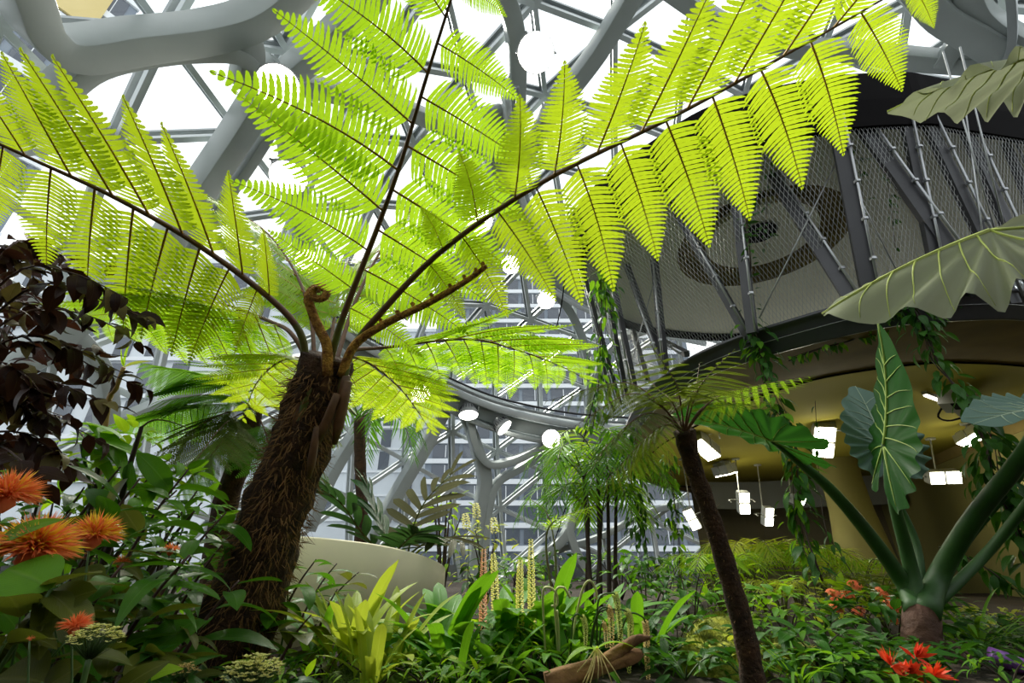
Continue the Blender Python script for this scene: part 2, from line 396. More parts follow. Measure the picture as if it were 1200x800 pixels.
# ================================================================== houses outside the glass
WINB = mat('window_blue_glass', (.05, .065, .09), .2, .0, spec=.8)
WALLW = mat('white_cladding', (.62, .66, .70), .7, var=.06, scale=.3)
WALLB = mat('blue_grey_cladding', (.20, .24, .29), .6, var=.12, scale=.3)
BAND = mat('pale_slab', (.72, .75, .78), .6)
YEL = mat('ochre_cladding', (.60, .48, .20), .7)
def building(name, x0, x1, y, depth, h, fl, nc, wall, label, band=.35, margin=.4, rz=0, skip=0, zmin=0, ww=.8, bandd=.25):
    cx = (x0+x1)/2; r = node(name, (cx, y, -.4), rz, label, 'building'); W = x1-x0; H = h+.4
    b = MB(); b.box((0, depth/2, H/2), (W, depth, H)); ob('wall', b.mesh('wall', wall, False), r)
    b = MB(); b.box((0, depth/2, H+.2), (W+.5, depth+.5, .4)); ob('roof', b.mesh('roof', BAND, False), r)
    fh = H/fl; cw = (W-2*margin)/nc
    q = MB(); q.box((0, 0, 0), (cw*ww, .12, fh-band-.25)); wm = q.mesh('window', WINB, False)
    q = MB(); q.box((0, 0, 0), (W+.2, bandd*2, band)); bm_ = q.mesh('slab', BAND, False)
    q = MB(); q.box((0, -.07, 0), (.07, .1, fh-band-.25)); fm = q.mesh('window_bar', BAND, False)
    for i in range(fl):
        if i*fh < zmin: continue
        ob('slab', bm_, r, M.Translation((0, 0, i*fh+band/2)))
        for j in range(nc):
            if skip and random.random() < skip: continue
            wo = ob('window', wm, r, M.Translation((-W/2+margin+cw*(j+.5), -.02, i*fh+band+(fh-band)/2)))
            if ww > .7: ob('window_bar', fm, wo)
    return r
building('office_block', -7.5, 17, 40, 12, 34, 20, 9, WALLB, 'blue glass office block with white floor bands behind the ring walkway', band=.40, ww=.86)
building('tower_block', -22, -8.6, 46, 10, 24, 11, 5, WALLW, 'white tower block with small dark windows beyond the planter wall', band=.2, ww=.4, skip=.15, zmin=3)
building('apartment_block', -34, -15, 26, 9, 19, 8, 9, WALLW, 'white apartment block with square windows behind the dark-leaved shrub', band=.25, ww=.5, skip=.2, zmin=3)
bd = building('high_rise', -8, 8, 20, 10, 70, 18, 6, WALLB, 'tall blue-grey high-rise seen through the roof glass', band=.9, ww=.75, zmin=14)
bd.location = (-45, 22, -.4); bd.rotation_euler = (0, 0, math.radians(57))
q = MB(); q.box((4.5, -.3, 56), (3.2, .3, 16)); ob('ochre_panel', q.mesh('ochre_panel', YEL, False), bd)

# ================================================================== nest platform (right)
Z1 = CAM.z+1.7; Z2 = CAM.z+3.6
AX = V((4.6, 5.9, 0))
def polar(pts, n=144, c=AX):
    d = catmull([V((p[0], p[1], 0)) for p in pts]+[V((pts[0][0], pts[0][1], 0))], 400)
    ar = sorted((math.atan2(p.y-c.y, p.x-c.x), math.hypot(p.x-c.x, p.y-c.y)) for p in d)
    out = []
    for i in range(n):
        a = -PI+2*PI*i/n
        lo = ar[-1]; hi = ar[0]; la = lo[0]-2*PI; ha = hi[0]
        for j, q in enumerate(ar):
            if q[0] > a:
                hi = q; ha = q[0]; lo = ar[j-1]; la = lo[0]-(2*PI if j == 0 else 0); break
        else: lo = ar[-1]; la = lo[0]; hi = ar[0]; ha = hi[0]+2*PI
        t = (a-la)/max(ha-la, 1e-6); r = lo[1]*(1-t)+hi[1]*t
        out.append(V((c.x+r*math.cos(a), c.y+r*math.sin(a), 0)))
    return out
opx = [(1300, 385), (1200, 374), (1150, 373.5), (1070, 378), (1010, 388), (960, 400), (873, 424), (815, 447), (770, 476), (744, 508), (735, 532), (740, 556), (760, 566), (790, 574), (830, 580)]
OUT = polar([PZ(x, y, Z1).xy for x, y in opx] + [(8, 14.2), (11, 12.4), (11.6, 9), (10, 6.2), (7.3, 4)])
ipx = [(1300, 436), (1200, 424), (1140, 420), (1075, 421), (960, 438), (880, 464), (810, 498), (772, 520), (757, 540), (764, 556), (776, 565)]
INN = polar([PZ(x, y, Z1+.12).xy for x, y in ipx] + [(5.6, 12.6), (8, 13.6), (10.4, 12), (11, 9), (9.4, 7), (7.3, 5.6)])
NP_ = len(OUT)
pod = node('nest_platform', (AX.x, AX.y, Z1), label='round dark-rimmed nest platform wrapped in wire mesh with an olive underside', cat='platform')
L0 = pod.location.copy()
def ring(name, loops, m, smooth=True, closed=True, lab=None):
    b = MB(); n = len(loops[0]); vs = [p-L0 for lp in loops for p in lp]; fs = []
    for i in range(len(loops)-1):
        for k in range(n if closed else n-1): fs.append((i*n+k, i*n+(k+1) % n, (i+1)*n+(k+1) % n, (i+1)*n+k))
    b.add(vs, fs); return ob(name, b.mesh(name, m, smooth), pod, label=lab)
def at(lp, z, s=1.0): return [V((AX.x+(p.x-AX.x)*s, AX.y+(p.y-AX.y)*s, z)) for p in lp]
FH = .25
ring('fascia', [at(OUT, Z1+.02, .985), at(OUT, Z1, .99), at(OUT, Z1, 1), at(OUT, Z1+FH-.03, 1.003), at(OUT, Z1+FH-.03, 1.02), at(OUT, Z1+FH, 1.02), at(OUT, Z1+FH, .96)], FASCIA, lab='dark grey steel fascia band')
ring('fascia_seam', [at(OUT, Z1+.120, 1.0035), at(OUT, Z1+.123, 1.0055), at(OUT, Z1+.126, 1.0035)], PIPE)
ring('soffit', [at(OUT, Z1+.01, .988), [V(((a.x+b_.x)/2, (a.y+b_.y)/2, Z1+.035)) for a, b_ in zip(OUT, INN)], at(INN, Z1+.08), at(INN, Z1+.085, .99)], OCHRE, lab='ochre curved soffit ring')
ring('soffit_joint', [at(INN, Z1+.08, 1.004), at(INN, Z1+.06, 1.0), at(INN, Z1+.08, .993)], BLACK)
cc = V((0, 0, 0))
for p in INN: cc += p
cc /= NP_
ring('ceiling_panel', [at(INN, Z1+.10, 1.0), at(INN, Z1+.14, .97), at(INN, Z1+.15, .5), at(INN, Z1+.15, .01)], OLIVE, lab='olive painted ceiling under the platform')
ring('deck', [at(OUT, Z1+FH-.005, 1.0), at(OUT, Z1+FH, .5), at(OUT, Z1+FH, .01)], GREYW)
# upper ceiling of the nest
upx = [(1090, 135), (980, 142), (850, 172), (770, 215), (720, 248), (690, 276), (676, 300), (681, 330), (697, 356), (727, 376), (770, 387), (830, 393), (880, 392)]
UP = polar([PZ(x, y, Z2).xy for x, y in upx] + [(5.6, 6.9), (6.7, 5.9), (6.8, 4.4), (5.6, 3.2)], c=V((3.7, 4.9, 0)))
UC = V((3.7, 4.9, 0))
def atu(lp, z, s=1.0): return [V((UC.x+(p.x-UC.x)*s, UC.y+(p.y-UC.y)*s, z)) for p in lp]
HC = PZ(890, 285, Z2); HC.z = 0
def circ(r, z, c=HC): return [V((c.x+r*math.cos(-PI+2*PI*i/NP_), c.y+r*math.sin(-PI+2*PI*i/NP_), z)) for i in range(NP_)]
def mixl(a, b_, t): return [p*(1-t)+q*t for p, q in zip(a, b_)]
RO = .98
ring('upper_ceiling', [atu(UP, Z2, .965), mixl(atu(UP, Z2, .965), circ(RO, Z2), .5), circ(RO, Z2)], CREAM, False, lab='cream ceiling board of the nest')
ring('recess', [circ(RO, Z2), circ(RO*.98, Z2+.30), circ(.02, Z2+.30)], OLIVED, False)
ring('recess_disc', [circ(.02, Z2+.16, HC+V((.05, .02, 0))), circ(.64, Z2+.10, HC+V((.05, .02, 0))), circ(.64, Z2+.2, HC+V((.05, .02, 0)))], CREAM, False)
ring('light_well', [circ(.20, Z2+.11, HC+V((.0, -.06, 0))), circ(.19, Z2+.125, HC+V((0, -.06, 0))), circ(.01, Z2+.128, HC+V((0, -.06, 0)))], BLACK, False)
ring('upper_rim', [atu(UP, Z2-.02, .955), atu(UP, Z2-.10, .975), atu(UP, Z2-.10, 1.0), atu(UP, Z2+.16, 1.03), atu(UP, Z2+.16, .96), atu(UP, Z2+.01, .955)], BLACK, False)
ring('black_cladding', [atu(UP, Z2+.12, .99), atu(UP, Z2+.55, 1.02), atu(UP, Z2+.60, .96), atu(UP, Z2+.60, .05)], BLACK, False, lab='black cladding above the nest ceiling')
# posts: flat dark plate with a bright pipe along it
q = MB(); q.box((0, 0, 0), (.034, .034, .022)); CLAMP = q.mesh('clamp', PIPE, False)
def post(b0, t0, wd=.13, ext=0, pipe=True, zt=Z2):
    a = PZ(b0[0], b0[1], Z1+FH); c = PZ(t0[0], t0[1], zt); a = a+(a-c)*.07
    rad = ((a+c)/2-UC); rad.z = 0
    q = MB(); q.bar(a-L0, c-L0, wd*.72, .05, rad); o = ob('post', q.mesh('post', DARKST, False), pod)
    if pipe:
        t = (c-a).normalized(); s = t.cross(rad.normalized())*wd*.36+rad.normalized()*.05
        q = MB(); q.tube([a+s-L0, c+s-L0], .011, 6); ob('pipe', q.mesh('pipe', PIPE), o)
        for i in range(1, 5): ob('clamp', CLAMP, o, M.Translation(a+(c-a)*(i/5)+s-L0))
for args in [((873, 388), (786, 236), .10), ((880, 376), (858, 196), .12), ((778, 424), (765, 285), .15), ((776, 425), (735, 312), .13), ((742, 446), (712, 298), .14),
             ((733, 455), (704, 300), .05), ((724, 462), (680, 305), .05), ((716, 470), (690, 330), .10), ((994, 345), (905, 205), .14), ((1018, 340), (978, 138), .15), ((1140, 330), (1010, 148), .16),
             ((1180, 340), (1085, 140), .14), ((1100, 335), (1060, 140), .09), ((1215, 342), (1130, 150), .16), ((1250, 344), (1180, 170), .16), ((800, 412), (760, 390), .08), ((757, 437), (742, 384), .08)]:
    post(args[0], args[1], args[2])
# diagonal stay cables
for (a, c) in [((1187, 342), (1105, 60)), ((1160, 336), (1130, 120)), ((890, 372), (1000, 150)), ((730, 460), (775, 300)), ((1195, 340), (1125, 55)), ((1060, 335), (960, 140)), ((735, 455), (680, 300))]:
    q = MB(); q.tube([PZ(a[0], a[1], Z1+FH)*1-L0, PZ(c[0], c[1], Z2+.1)-L0], .007, 5); ob('stay_cable', q.mesh('stay_cable', WIRE), pod)
# wire mesh between deck rim and upper rim
def outl(lp, a, c):
    n = len(lp); f = ((a+PI) % (2*PI))/(2*PI)*n; i = int(f) % n; t = f-int(f)
    return lp[i]*(1-t)+lp[(i+1) % n]*t
UPA = polar([p.xy for p in UP], c=AX+V((-.9, -1.0, 0)))
BTA = polar([p.xy for p in OUT], c=AX+V((-.9, -1.0, 0)))
q = MB(); NW = 230
A0, A1 = math.radians(118), math.radians(338)
for s in (-1, 1):
    for i in range(NW):
        pts = []
        for j in range(7):
            t = j/6; a = A0+(A1-A0)*(i/NW)+s*.28*(t-.5)
            lo = outl(BTA, a, 0); hi = outl(UPA, a, 0)
            pts.append(V((lo.x*(1-t)+hi.x*t, lo.y*(1-t)+hi.y*t, (Z1+FH)*(1-t)+Z2*t))-L0)
        q.tube(pts, .0017, 3, cap=False)
ob('wire_mesh', q.mesh('wire_mesh', WIRE), pod, kind='stuff')

# walls and column below the platform, plus an added shade wall
def slab(name, pts, z0, z1, m, th=.15, kind='structure'):
    b = MB(); pts = [V(p) for p in pts]; n = len(pts); vs = []
    for p in pts:
        vs += [V((p.x, p.y, z0)), V((p.x, p.y, z1)), V((p.x+th, p.y+th, z1)), V((p.x+th, p.y+th, z0))]
    fs = []
    for i in range(n-1):
        for k in range(4): fs.append((i*4+k, i*4+(k+1) % 4, i*4+4+(k+1) % 4, i*4+4+k))
    fs += [(0, 1, 2, 3), tuple((n-1)*4+k for k in (3, 2, 1, 0))]
    b.add(vs, fs); return ob(name, b.mesh(name, m, False), kind=kind)
wr = catmull([(6.1, 2.2, 0), (6.6, 4.2, 0), (7.2, 6.3, 0), (8.2, 9.2, 0), (8.9, 11.6, 0)], 20)
slab('wall_right', wr, -.1, Z1+.17, OLIVEW)
slab('trim_4', [p+V((-.03, -.01, 0)) for p in wr], Z1-.02, Z1+.15, OLIVED, .05)
slab('wall_back', catmull([(4.6, 12.2, 0), (6.4, 12.5, 0), (8.9, 11.6, 0)], 10), -.1, Z1+.05, mat('brown_grey_wall', (.20, .17, .11), .85, var=.15, scale=.7), .2)
slab('trim_5', catmull([(4.4, 11.3, 0), (6.0, 11.2, 0), (8.4, 10.2, 0)], 10), Z1-.55, Z1+.06, GREYW, .1)
slab('shade_wall', catmull([(-6.5, -1.5, 0), (-3, -3.4, 0), (1.5, -4.2, 0), (6, -4.2, 0), (10, -2.6, 0)], 20), -.1, 3.4, mat('shade_wall_green', (.035, .05, .02), .95, var=.6, scale=6, bump=.8), .2)  # unseen wall added behind the camera to cut front light on the bed
cpos = PZ(981, 545, Z1+.05); cpos.z = -.05
b = MB(); b.lathe([(.52, 0), (.48, .4), (.36, 1.4), (.34, 2.0), (.36, Z1+.2)], 32)
ob('column', b.mesh('column', OLIVEW), mat=M.Translation(cpos), kind='structure')

# ------------------------------------------------------------------ lamps
def panel_lamp(px, py, z, size, aim, roll, label, two='side', group=None, y=None):
    c = PY(px, py, y) if y else PZ(px, py, z); r = node('panel_lamp', c, 0, label, 'lamp', group)
    aim = V(aim).normalized(); up = V((0, 0, 1)); x = aim.cross(up).normalized(); x = (M.Rotation(math.radians(roll), 3, aim) @ x); y = aim.cross(x)
    R = M((x, y, aim)).transposed()
    for s in (-1, 1):
        o = (x if two == 'side' else y)*s*size*.56
        h = MB(); h.box(o-aim*size*.45, (size, size, size*.8), 0, R); h.box(o-aim*size*.95, (size*.6, size*.6, size*.3), 0, R)
        for k in range(4): h.box(o-aim*size*.95+x*size*(k-1.5)*.16, (size*.04, size*.7, size*.34), 0, R)
        ho = ob('lamp_head', h.mesh('lamp_head', LAMPG, False), r)
        h = MB(); h.box(o-aim*.0, (size*.86, size*.86, .012), 0, R); ob('light_panel', h.mesh('light_panel', PANEL, False), ho)
    h = MB(); top = V((0, 0, Z1+.15-c.z))
    h.tube([x*size*1.15-aim*size*.5, x*size*1.15-aim*size*1.1, -aim*size*1.2, top], .012, 6); h.tube([-x*size*1.15-aim*size*.5, -x*size*1.15-aim*size*1.1, -aim*size*1.2], .012, 6)
    h.lathe([(.0, 0), (.07, 0), (.07, .03), (0, .03)], 12, mat=M.Translation(top-V((0, 0, .03))))
    ob('bracket', h.mesh('bracket', LAMPG), r)
    ld = bpy.data.lights.new('lamp_light', 'POINT'); ld.energy = 5; ld.color = (1, .95, .62); ld.shadow_soft_size = .12; lo = bpy.data.objects.new('lamp_light', ld); col.objects.link(lo); lo.parent = r; lo.location = aim*.16
TC = V((0, -.55, -.85))
panel_lamp(826, 528, Z1-.12, .24, (-.2, -.4, -.9), 25, 'twin-panel lamp under the platform behind the slim fern crown', two='stack')
panel_lamp(851, 556, Z1-.12, .22, (.25, .1, -.95), 10, 'tilted twin-panel lamp showing thin light edges beside the slim fern trunk')
panel_lamp(873, 590, Z1-.30, .19, (-.1, -.9, -.45), 0, 'twin-panel lamp facing straight out above the yellow-green palms', two='stack', y=9.0)
panel_lamp(902, 606, Z1-.34, .17, (.1, -.9, -.45), 0, 'twin-panel lamp half hidden behind the leafy hanging vine', two='stack', y=9.6)
panel_lamp(966, 519, Z1-.12, .27, (-.35, -.5, -.8), -15, 'large twin-panel lamp shining past the edge of the elephant-ear leaf', two='stack')
panel_lamp(1140, 515, Z1-.10, .17, (-.3, -.35, -.9), 40, 'twin-panel lamp with square panes on the olive ceiling near the wall')
panel_lamp(1109, 560, Z1-.30, .2, (-.2, -.8, -.4), 0, 'twin-panel lamp low behind the dense dark vine', y=7.4)
panel_lamp(811, 609, Z1-.5, .18, (-.3, -.8, -.4), 20, 'twin-panel lamp low at the far end of the platform', two='stack', y=9.0)
panel_lamp(938, 587, Z1-.3, .14, (.4, -.6, -.5), 0, 'small twin-panel lamp beside the olive column', y=8.0)
# box fixture and slim strip light on the ceiling
c = PZ(1125, 470, Z1+.05); r = node('ceiling_fixture', c, 0, 'grey twin-box ceiling fixture with a looped black cable', 'fixture')
for s, nm_ in ((-1, 'box'), (1, 'box')):
    h = MB(); h.box((s*.17, s*.1, -.02), (.24, .22, .2), 0, Euler((.2, .3, .6)).to_matrix()); o = ob(nm_, h.mesh('box', LAMPG, False), r)
    h = MB(); h.box((s*.17-.02, s*.1-.08, -.06), (.14, .12, .14), 0, Euler((.2, .3, .6)).to_matrix()); ob('dark_window', h.mesh('dark_window', BLACK, False), o)
h = MB(); h.tube(catmull([(-.1, .1, .0), (-.05, .3, -.1), (.2, .4, -.12), (.4, .2, -.05), (.35, 0, 0)], 16), .012, 6); ob('cable', h.mesh('cable', BLACK), r)
h = MB(); h.lathe([(0, .0), (.12, .0), (.12, .1), (0, .1)], 16); ob('mount', h.mesh('mount', LAMPG), r)
a, c = PZ(1084, 463, Z1+.08), PZ(1140, 484, Z1+.08); r = node('strip_light', a, 0, 'slim glowing strip light across the olive ceiling', 'lamp')
h = MB(); h.bar(V((0, 0, .03)), c-a+V((0, 0, .03)), .05, .04, (0, 0, 1)); o = ob('housing', h.mesh('housing', LAMPG, False), r)
h = MB(); h.bar(V((0, 0, 0)), c-a, .03, .02, (0, 0, 1)); ob('tube', h.mesh('tube', emit('strip_glow', (1, .93, .75), 5), False), r)

# round dome lamps hung from the steel
def dome_lamp(px, py, off, rad, aim, label, hang=.8):
    c = SP(px, py, off); r = node('dome_lamp', c, 0, label, 'lamp')
    aim = V(aim).normalized(); F = frame(V((0, 0, 0)), aim.orthogonal(), -aim)
    h = MB(); h.lathe([(rad*.97, -.02), (rad, 0), (rad, rad*.25), (rad*.93, rad*.4), (rad*.75, rad*.85), (rad*.55, rad*.95), (rad*.5, rad*1.3), (0, rad*1.32)], 24, mat=F)
    ho = ob('housing', h.mesh('housing', LAMPG), r)
    h = MB()
    for k in range(20):
        a_ = 2*PI*k/20; h.bar(F @ V((rad*.95*math.cos(a_), rad*.95*math.sin(a_), rad*.38)), F @ V((rad*.78*math.cos(a_), rad*.78*math.sin(a_), rad*.86)), .01, .03, F.to_3x3() @ V((math.cos(a_), math.sin(a_), 0)))
    ob('cooling_fins', h.mesh('cooling_fins', DARKST, False), ho)
    h = MB(); h.lathe([(0, .004), (rad*.5, .0), (rad*.94, -.008), (rad*.95, .02)], 24, mat=F); ob('lens', h.mesh('lens', LENS), r)
    up = (c-DC).normalized(); h = MB(); y = V((1, 0, 0)); y = (y-aim*y.dot(aim)).normalized()
    h.tube(catmull([y*rad*1.02-aim*rad*.4, y*rad*1.05-aim*rad*1.4+up*.05, up*rad*1.9-aim*rad*.4, -y*rad*1.05-aim*rad*1.4+up*.05, -y*rad*1.02-aim*rad*.4], 14), .018, 6)
    h.tube([up*rad*1.7-aim*rad*.4, up*hang], .025, 6); ob('bracket', h.mesh('bracket', LAMPG), r)
    ld = bpy.data.lights.new('grow_light', 'SPOT'); ld.energy = 330; ld.color = (1, .95, .80); ld.spot_size = math.radians(110); ld.spot_blend = .6; ld.shadow_soft_size = rad*.8
    lo = bpy.data.objects.new('grow_light', ld); col.objects.link(lo); lo.parent = r; lo.location = aim*.06; lo.rotation_euler = aim.to_track_quat('-Z', 'Y').to_euler()
TOC = lambda x, y: (CAM-SP(x, y, -1.5)).normalized()
dome_lamp(326, 102, -1.75, .34, TOC(326, 102)+V((0, 0, -.3)), 'big round lamp glowing behind the leaflet tip over the dark steel node')
dome_lamp(338, 208, -1.75, .34, TOC(338, 208)+V((-.2, .1, -1.0)), 'round lamp with finned housing facing down beside the steel column')
dome_lamp(628, 62, -1.8, .36, TOC(628, 62), 'round lamp shining through the top fronds')
dome_lamp(598, 310, -1.5, .26, TOC(598, 310), 'small round lamp at the tip of the golden young frond')
dome_lamp(640, 352, -1.5, .27, TOC(640, 352)+V((0, 0, -.5)), 'round lamp below the slotted upper ring beam')
dome_lamp(549, 486, -1.5, .30, V((.1, -.25, -1)), 'bell-shaped lamp hanging upright from the ring walkway')
dome_lamp(591, 501, -1.5, .29, V((.75, -.2, -.75)), 'tilted bell-shaped lamp below the ring walkway')
dome_lamp(646, 514, -1.6, .30, TOC(646, 514), 'round lamp at the end of the ring walkway facing out')
dome_lamp(493, 461, -1.5, .28, TOC(493, 461)+V((0, 0, -.3)), 'round lamp behind the drooping back frond')
dome_lamp(360, 306, -1.6, .26, TOC(360, 306), 'round lamp just above the curled fiddlehead')
dome_lamp(562, 258, -1.6, .34, TOC(562, 258), 'round lamp behind the bend of the long right frond')
# loose black cables
for (a, c, lab) in [((697, 462, 8), (648, 640, 10), 'thin black cable slanting down past the ring walkway lamps'), ((664, 300, 8), (652, 385, 9), 'thin black cable beside the slotted ring beam')]:
    p0 = P(*a); q = MB(); q.tube(catmull([V((0, 0, 0)), (P(*c)-p0)*.5+V((.02, 0, -.08)), P(*c)-p0], 12), .012, 5)
    ob('black_cable', q.mesh('black_cable', BLACK), mat=M.Translation(p0), label=lab, cat='cable')

# ================================================================== ferns
def pinna_mesh(name, mats, npair=28, hw=.205, seed=0, bend=.25, det=True, sweep=.35, droop=.12):
    rn = random.Random(seed); b = MB()
    def ctr(t): return V((bend*.35*t*t, t, -.18*droop*4*t*t))
    b.tube([ctr(i/8) for i in range(9)], [.0085*(1-.8*i/8) for i in range(9)], 4, 1)
    for i in range(npair):
        t = .06+.93*(i/(npair-1))**1.0
        c = ctr(t); c2 = ctr(min(t+.02, 1.02)); tn = (c2-c).normalized()
        Lp = hw*(1.0-.10*(1-min(t/.25, 1)))*(1-max(0, (t-.42)/.58)**1.25*.97)*rn.uniform(.95, 1.05)
        wd = .93/npair*.97*rn.uniform(.94, 1.05)
        for s in (-1, 1):
            sd = V((tn.y, -tn.x, 0))*s
            a0 = rn.uniform(-.05, .05)
            d0 = (sd*math.cos(.28+a0)+tn*math.sin(.28+a0)).normalized()
            up = V((0, 0, 1)); wv = d0.cross(up)
            prof = [.8, 1, .88, .98, .8, .88, .6, .58, .0] if det else [.8, 1, .8, .5, 0]
            n = len(prof); vs = []; tilt = rn.uniform(-.25, .25)
            for k in range(n):
                q = k/(n-1); cc_ = c+d0*Lp*q+tn*Lp*sweep*.35*q*q-up*Lp*(droop*.5+.02)*q*q+up*.004
                wk = wd*.5*prof[k]*(1.0-.15*q)
                if k == n-1: vs.append(cc_+tn*Lp*.03)
                else: vs += [cc_+wv*wk+up*wk*tilt, cc_-wv*wk-up*wk*tilt]
            fs = [(2*k, 2*k+1, 2*k+3, 2*k+2) for k in range(n-2)]+[(2*n-4, 2*n-3, 2*n-2)]
            b.add(vs, fs, 0)
    return b.mesh(name, mats)
PIN = [pinna_mesh('pinna', [FERN, RIB], seed=i, bend=bd_, droop=dr) for i, (bd_, dr) in enumerate([(.2, .1), (.4, .2), (.1, .05)])]
PINm = [pinna_mesh('pinna', [FERN, RIB], seed=i+5, bend=-bd_, droop=dr) for i, (bd_, dr) in enumerate([(.2, .1), (.4, .2), (.1, .05)])]
PINY = [pinna_mesh('pinna', [FERNY, RIB], seed=i+9, bend=bd_, droop=dr) for i, (bd_, dr) in enumerate([(.2, .1), (.35, .18)])]
PINYm = [pinna_mesh('pinna', [FERNY, RIB], seed=i+13, bend=-bd_, droop=dr) for i, (bd_, dr) in enumerate([(.2, .1), (.35, .18)])]

def frond(root, pts, npair, plen, r0, pins, rmat, start=.16, prof=None, upref=V((0, 0, 1)), ang=75, droop=.10, width=1.0, sub=True, name='frond', lift=0, jit=5, nseg=36, lens=None, r1=.12, fdroop=0, nlift=0, angs=None, gb=0):
    """rachis mesh (the frond) with a leaflet object for each pinna; pts in world space"""
    L = root.location
    p = [q-L for q in catmull(pts, nseg)]
    b = MB(); b.tube(p, [r0*(1-(1-r1)*(i/nseg)) for i in range(nseg+1)], 7)
    if gb: b.m = [1 if k_ < gb*7 else 0 for k_ in range(len(b.f))]
    me = b.mesh(name, [rmat, RACHG] if gb else rmat); fo = ob(name, me, root)
    acc = [0]
    for i in range(nseg): acc.append(acc[-1]+(p[i+1]-p[i]).length)
    T = acc[-1]
    def samp(s):
        d = s*T
        for i in range(nseg):
            if acc[i+1] >= d or i == nseg-1:
                t = (d-acc[i])/max(acc[i+1]-acc[i], 1e-6); return p[i].lerp(p[i+1], t), (p[min(i+2, nseg)]-p[max(i-1, 0)]).normalized()
    prof = prof or [.62, .9, 1, 1, .95, .85, .7, .5, .28, .12]
    for i in range(npair):
        f = i/(npair-1); s = start+(1-start)*f*.995
        for sd in (-1, 1):
            c, t = samp(min(1, s+sd*.25*(1-start)/npair))
            side = t.cross(upref)
            side = side.normalized() if side.length > .05 else V((1, 0, 0))
            nn = side.cross(t).normalized()
            a = math.radians(ang-25*f**3+rnd(-jit, jit))
            fd = fdroop if (side*sd).y > 0 else -nlift
            if angs: a = math.radians(angs[0 if sd < 0 else 1]-25*f**3+rnd(-jit, jit))
            d = side*sd*math.sin(a)+t*math.cos(a)-nn*(droop+fd+rnd(-.04, .06))+nn*lift
            ln = plen*lerp_list(prof, f)*rnd(.94, 1.06)
            if lens: ln *= lens[0] if sd < 0 else lens[1]
            wd = ln*width*(1+.25*f)
            ms = pins[0] if sd > 0 else pins[1]
            ob('pinna', random.choice(ms), fo, frame(c, d, nn+side*sd*rnd(-.1, .15), wd, ln, ln))
    return fo

FB = P(245, 812, 2.15); FB.z = -.03
fern = node('tree_fern', FB, 0, 'large tree fern with a shaggy leaning trunk and bright yellow-green fronds', 'tree fern')
TP = catmull([P(238, 830, 2.12), P(262, 765, 2.12), P(292, 690, 2.11), P(320, 610, 2.1), P(345, 540, 2.1), P(368, 475, 2.1), P(385, 418, 2.1)], 40)
b = MB(); vs = []; fs = []; NS = 30
for i, c in enumerate(TP):
    t = i/40; t_ = (TP[min(i+1, 40)]-TP[max(i-1, 0)]).normalized(); a = t_.orthogonal(); a = (V((1, 0, 0))-t_*t_.x).normalized(); e = t_.cross(a)
    R = lerp_list([.205, .19, .172, .155, .142, .132, .128, .125, .11], t)
    for k in range(NS):
        g = 2*PI*k/NS; n_ = noise.noise(V((math.cos(g)*2.2, math.sin(g)*2.2, t*9)))*.028+noise.noise(V((math.cos(g)*7, math.sin(g)*7, t*26)))*.022
        vs.append(c-FB+(a*math.cos(g)+e*math.sin(g))*(R+n_))
for i in range(40):
    for k in range(NS): fs.append((i*NS+k, i*NS+(k+1) % NS, (i+1)*NS+(k+1) % NS, (i+1)*NS+k))
fs.append(tuple(40*NS+k for k in range(NS)))
b.add(vs, fs); trunk = ob('trunk', b.mesh('trunk', FIBRE), fern)
b = MB()
for i in range(4200):
    t = rnd(0, .97); j = int(t*40); c = TP[j].lerp(TP[j+1], t*40-j)-FB; t_ = (TP[j+1]-TP[j]).normalized(); a = (V((1, 0, 0))-t_*t_.x).normalized(); e = t_.cross(a)
    R = lerp_list([.205, .19, .172, .155, .142, .132, .128, .125, .11], t)
    g = rnd(0, 2*PI); o = (a*math.cos(g)+e*math.sin(g)); p0 = c+o*(R+rnd(-.012, .012))
    d = (-t_*rnd(.2, 1)+o*rnd(.1, .9)+rv(.55)).normalized(); ln = rnd(.03, .085)
    tn = o.cross(d).normalized()*rnd(.0012, .0032)
    p1 = p0+d*ln*.5; p2 = p0+d*ln+rv(.012)
    b.add([p0+tn, p0-tn, p1+tn*.8, p1-tn*.8, p2], [(0, 1, 3, 2), (2, 3, 4)])
ob('trunk_fibres', b.mesh('trunk_fibres', FIBL, False), trunk, kind='stuff')
# old frond bases on the upper trunk
for (x0, y0, x1, y1, r, mt, kk) in [(392, 520, 408, 447, .022, RACHIS, 2.0), (350, 520, 366, 440, .026, RACHG, 2.0), (372, 520, 395, 462, .02, RACHIS, 1.98), (398, 500, 405, 440, .024, RACHIS, 2.02), (338, 545, 352, 470, .02, RACHIS, 2.0), (378, 470, 384, 412, .03, RACHIS, 2.02), (362, 560, 372, 500, .018, RACHIS, 1.97)]:
    b = MB(); p0, p1 = P(x0, y0, kk)-FB, P(x1, y1, kk)-FB
    b.tube([p0, p0.lerp(p1, .3), p0.lerp(p1, .7), p1, p1+(p1-p0).normalized()*.004], [r*.5, r*1.1, r, r*.85, r*.4], 8); ob('old_frond_base', b.mesh('old_frond_base', mt), trunk)
pa = (PIN, PINm); py_ = (PINY, PINYm)
def PW(l): return [P(*q) for q in l]
frond(fern, PW([(398, 470, 2.02), (412, 412, 2.02), (445, 368, 2.0), (520, 292, 1.95), (640, 211, 1.85), (800, 131, 1.75), (960, 42, 1.65), (1085, -30, 1.6)]), 12, .54, .020, py_, RACHIS, start=.28, angs=(88, 64), prof=[.55, .78, .9, .97, 1, 1, .98, .95, .9, .8, .6, .35], fdroop=.55, gb=8)
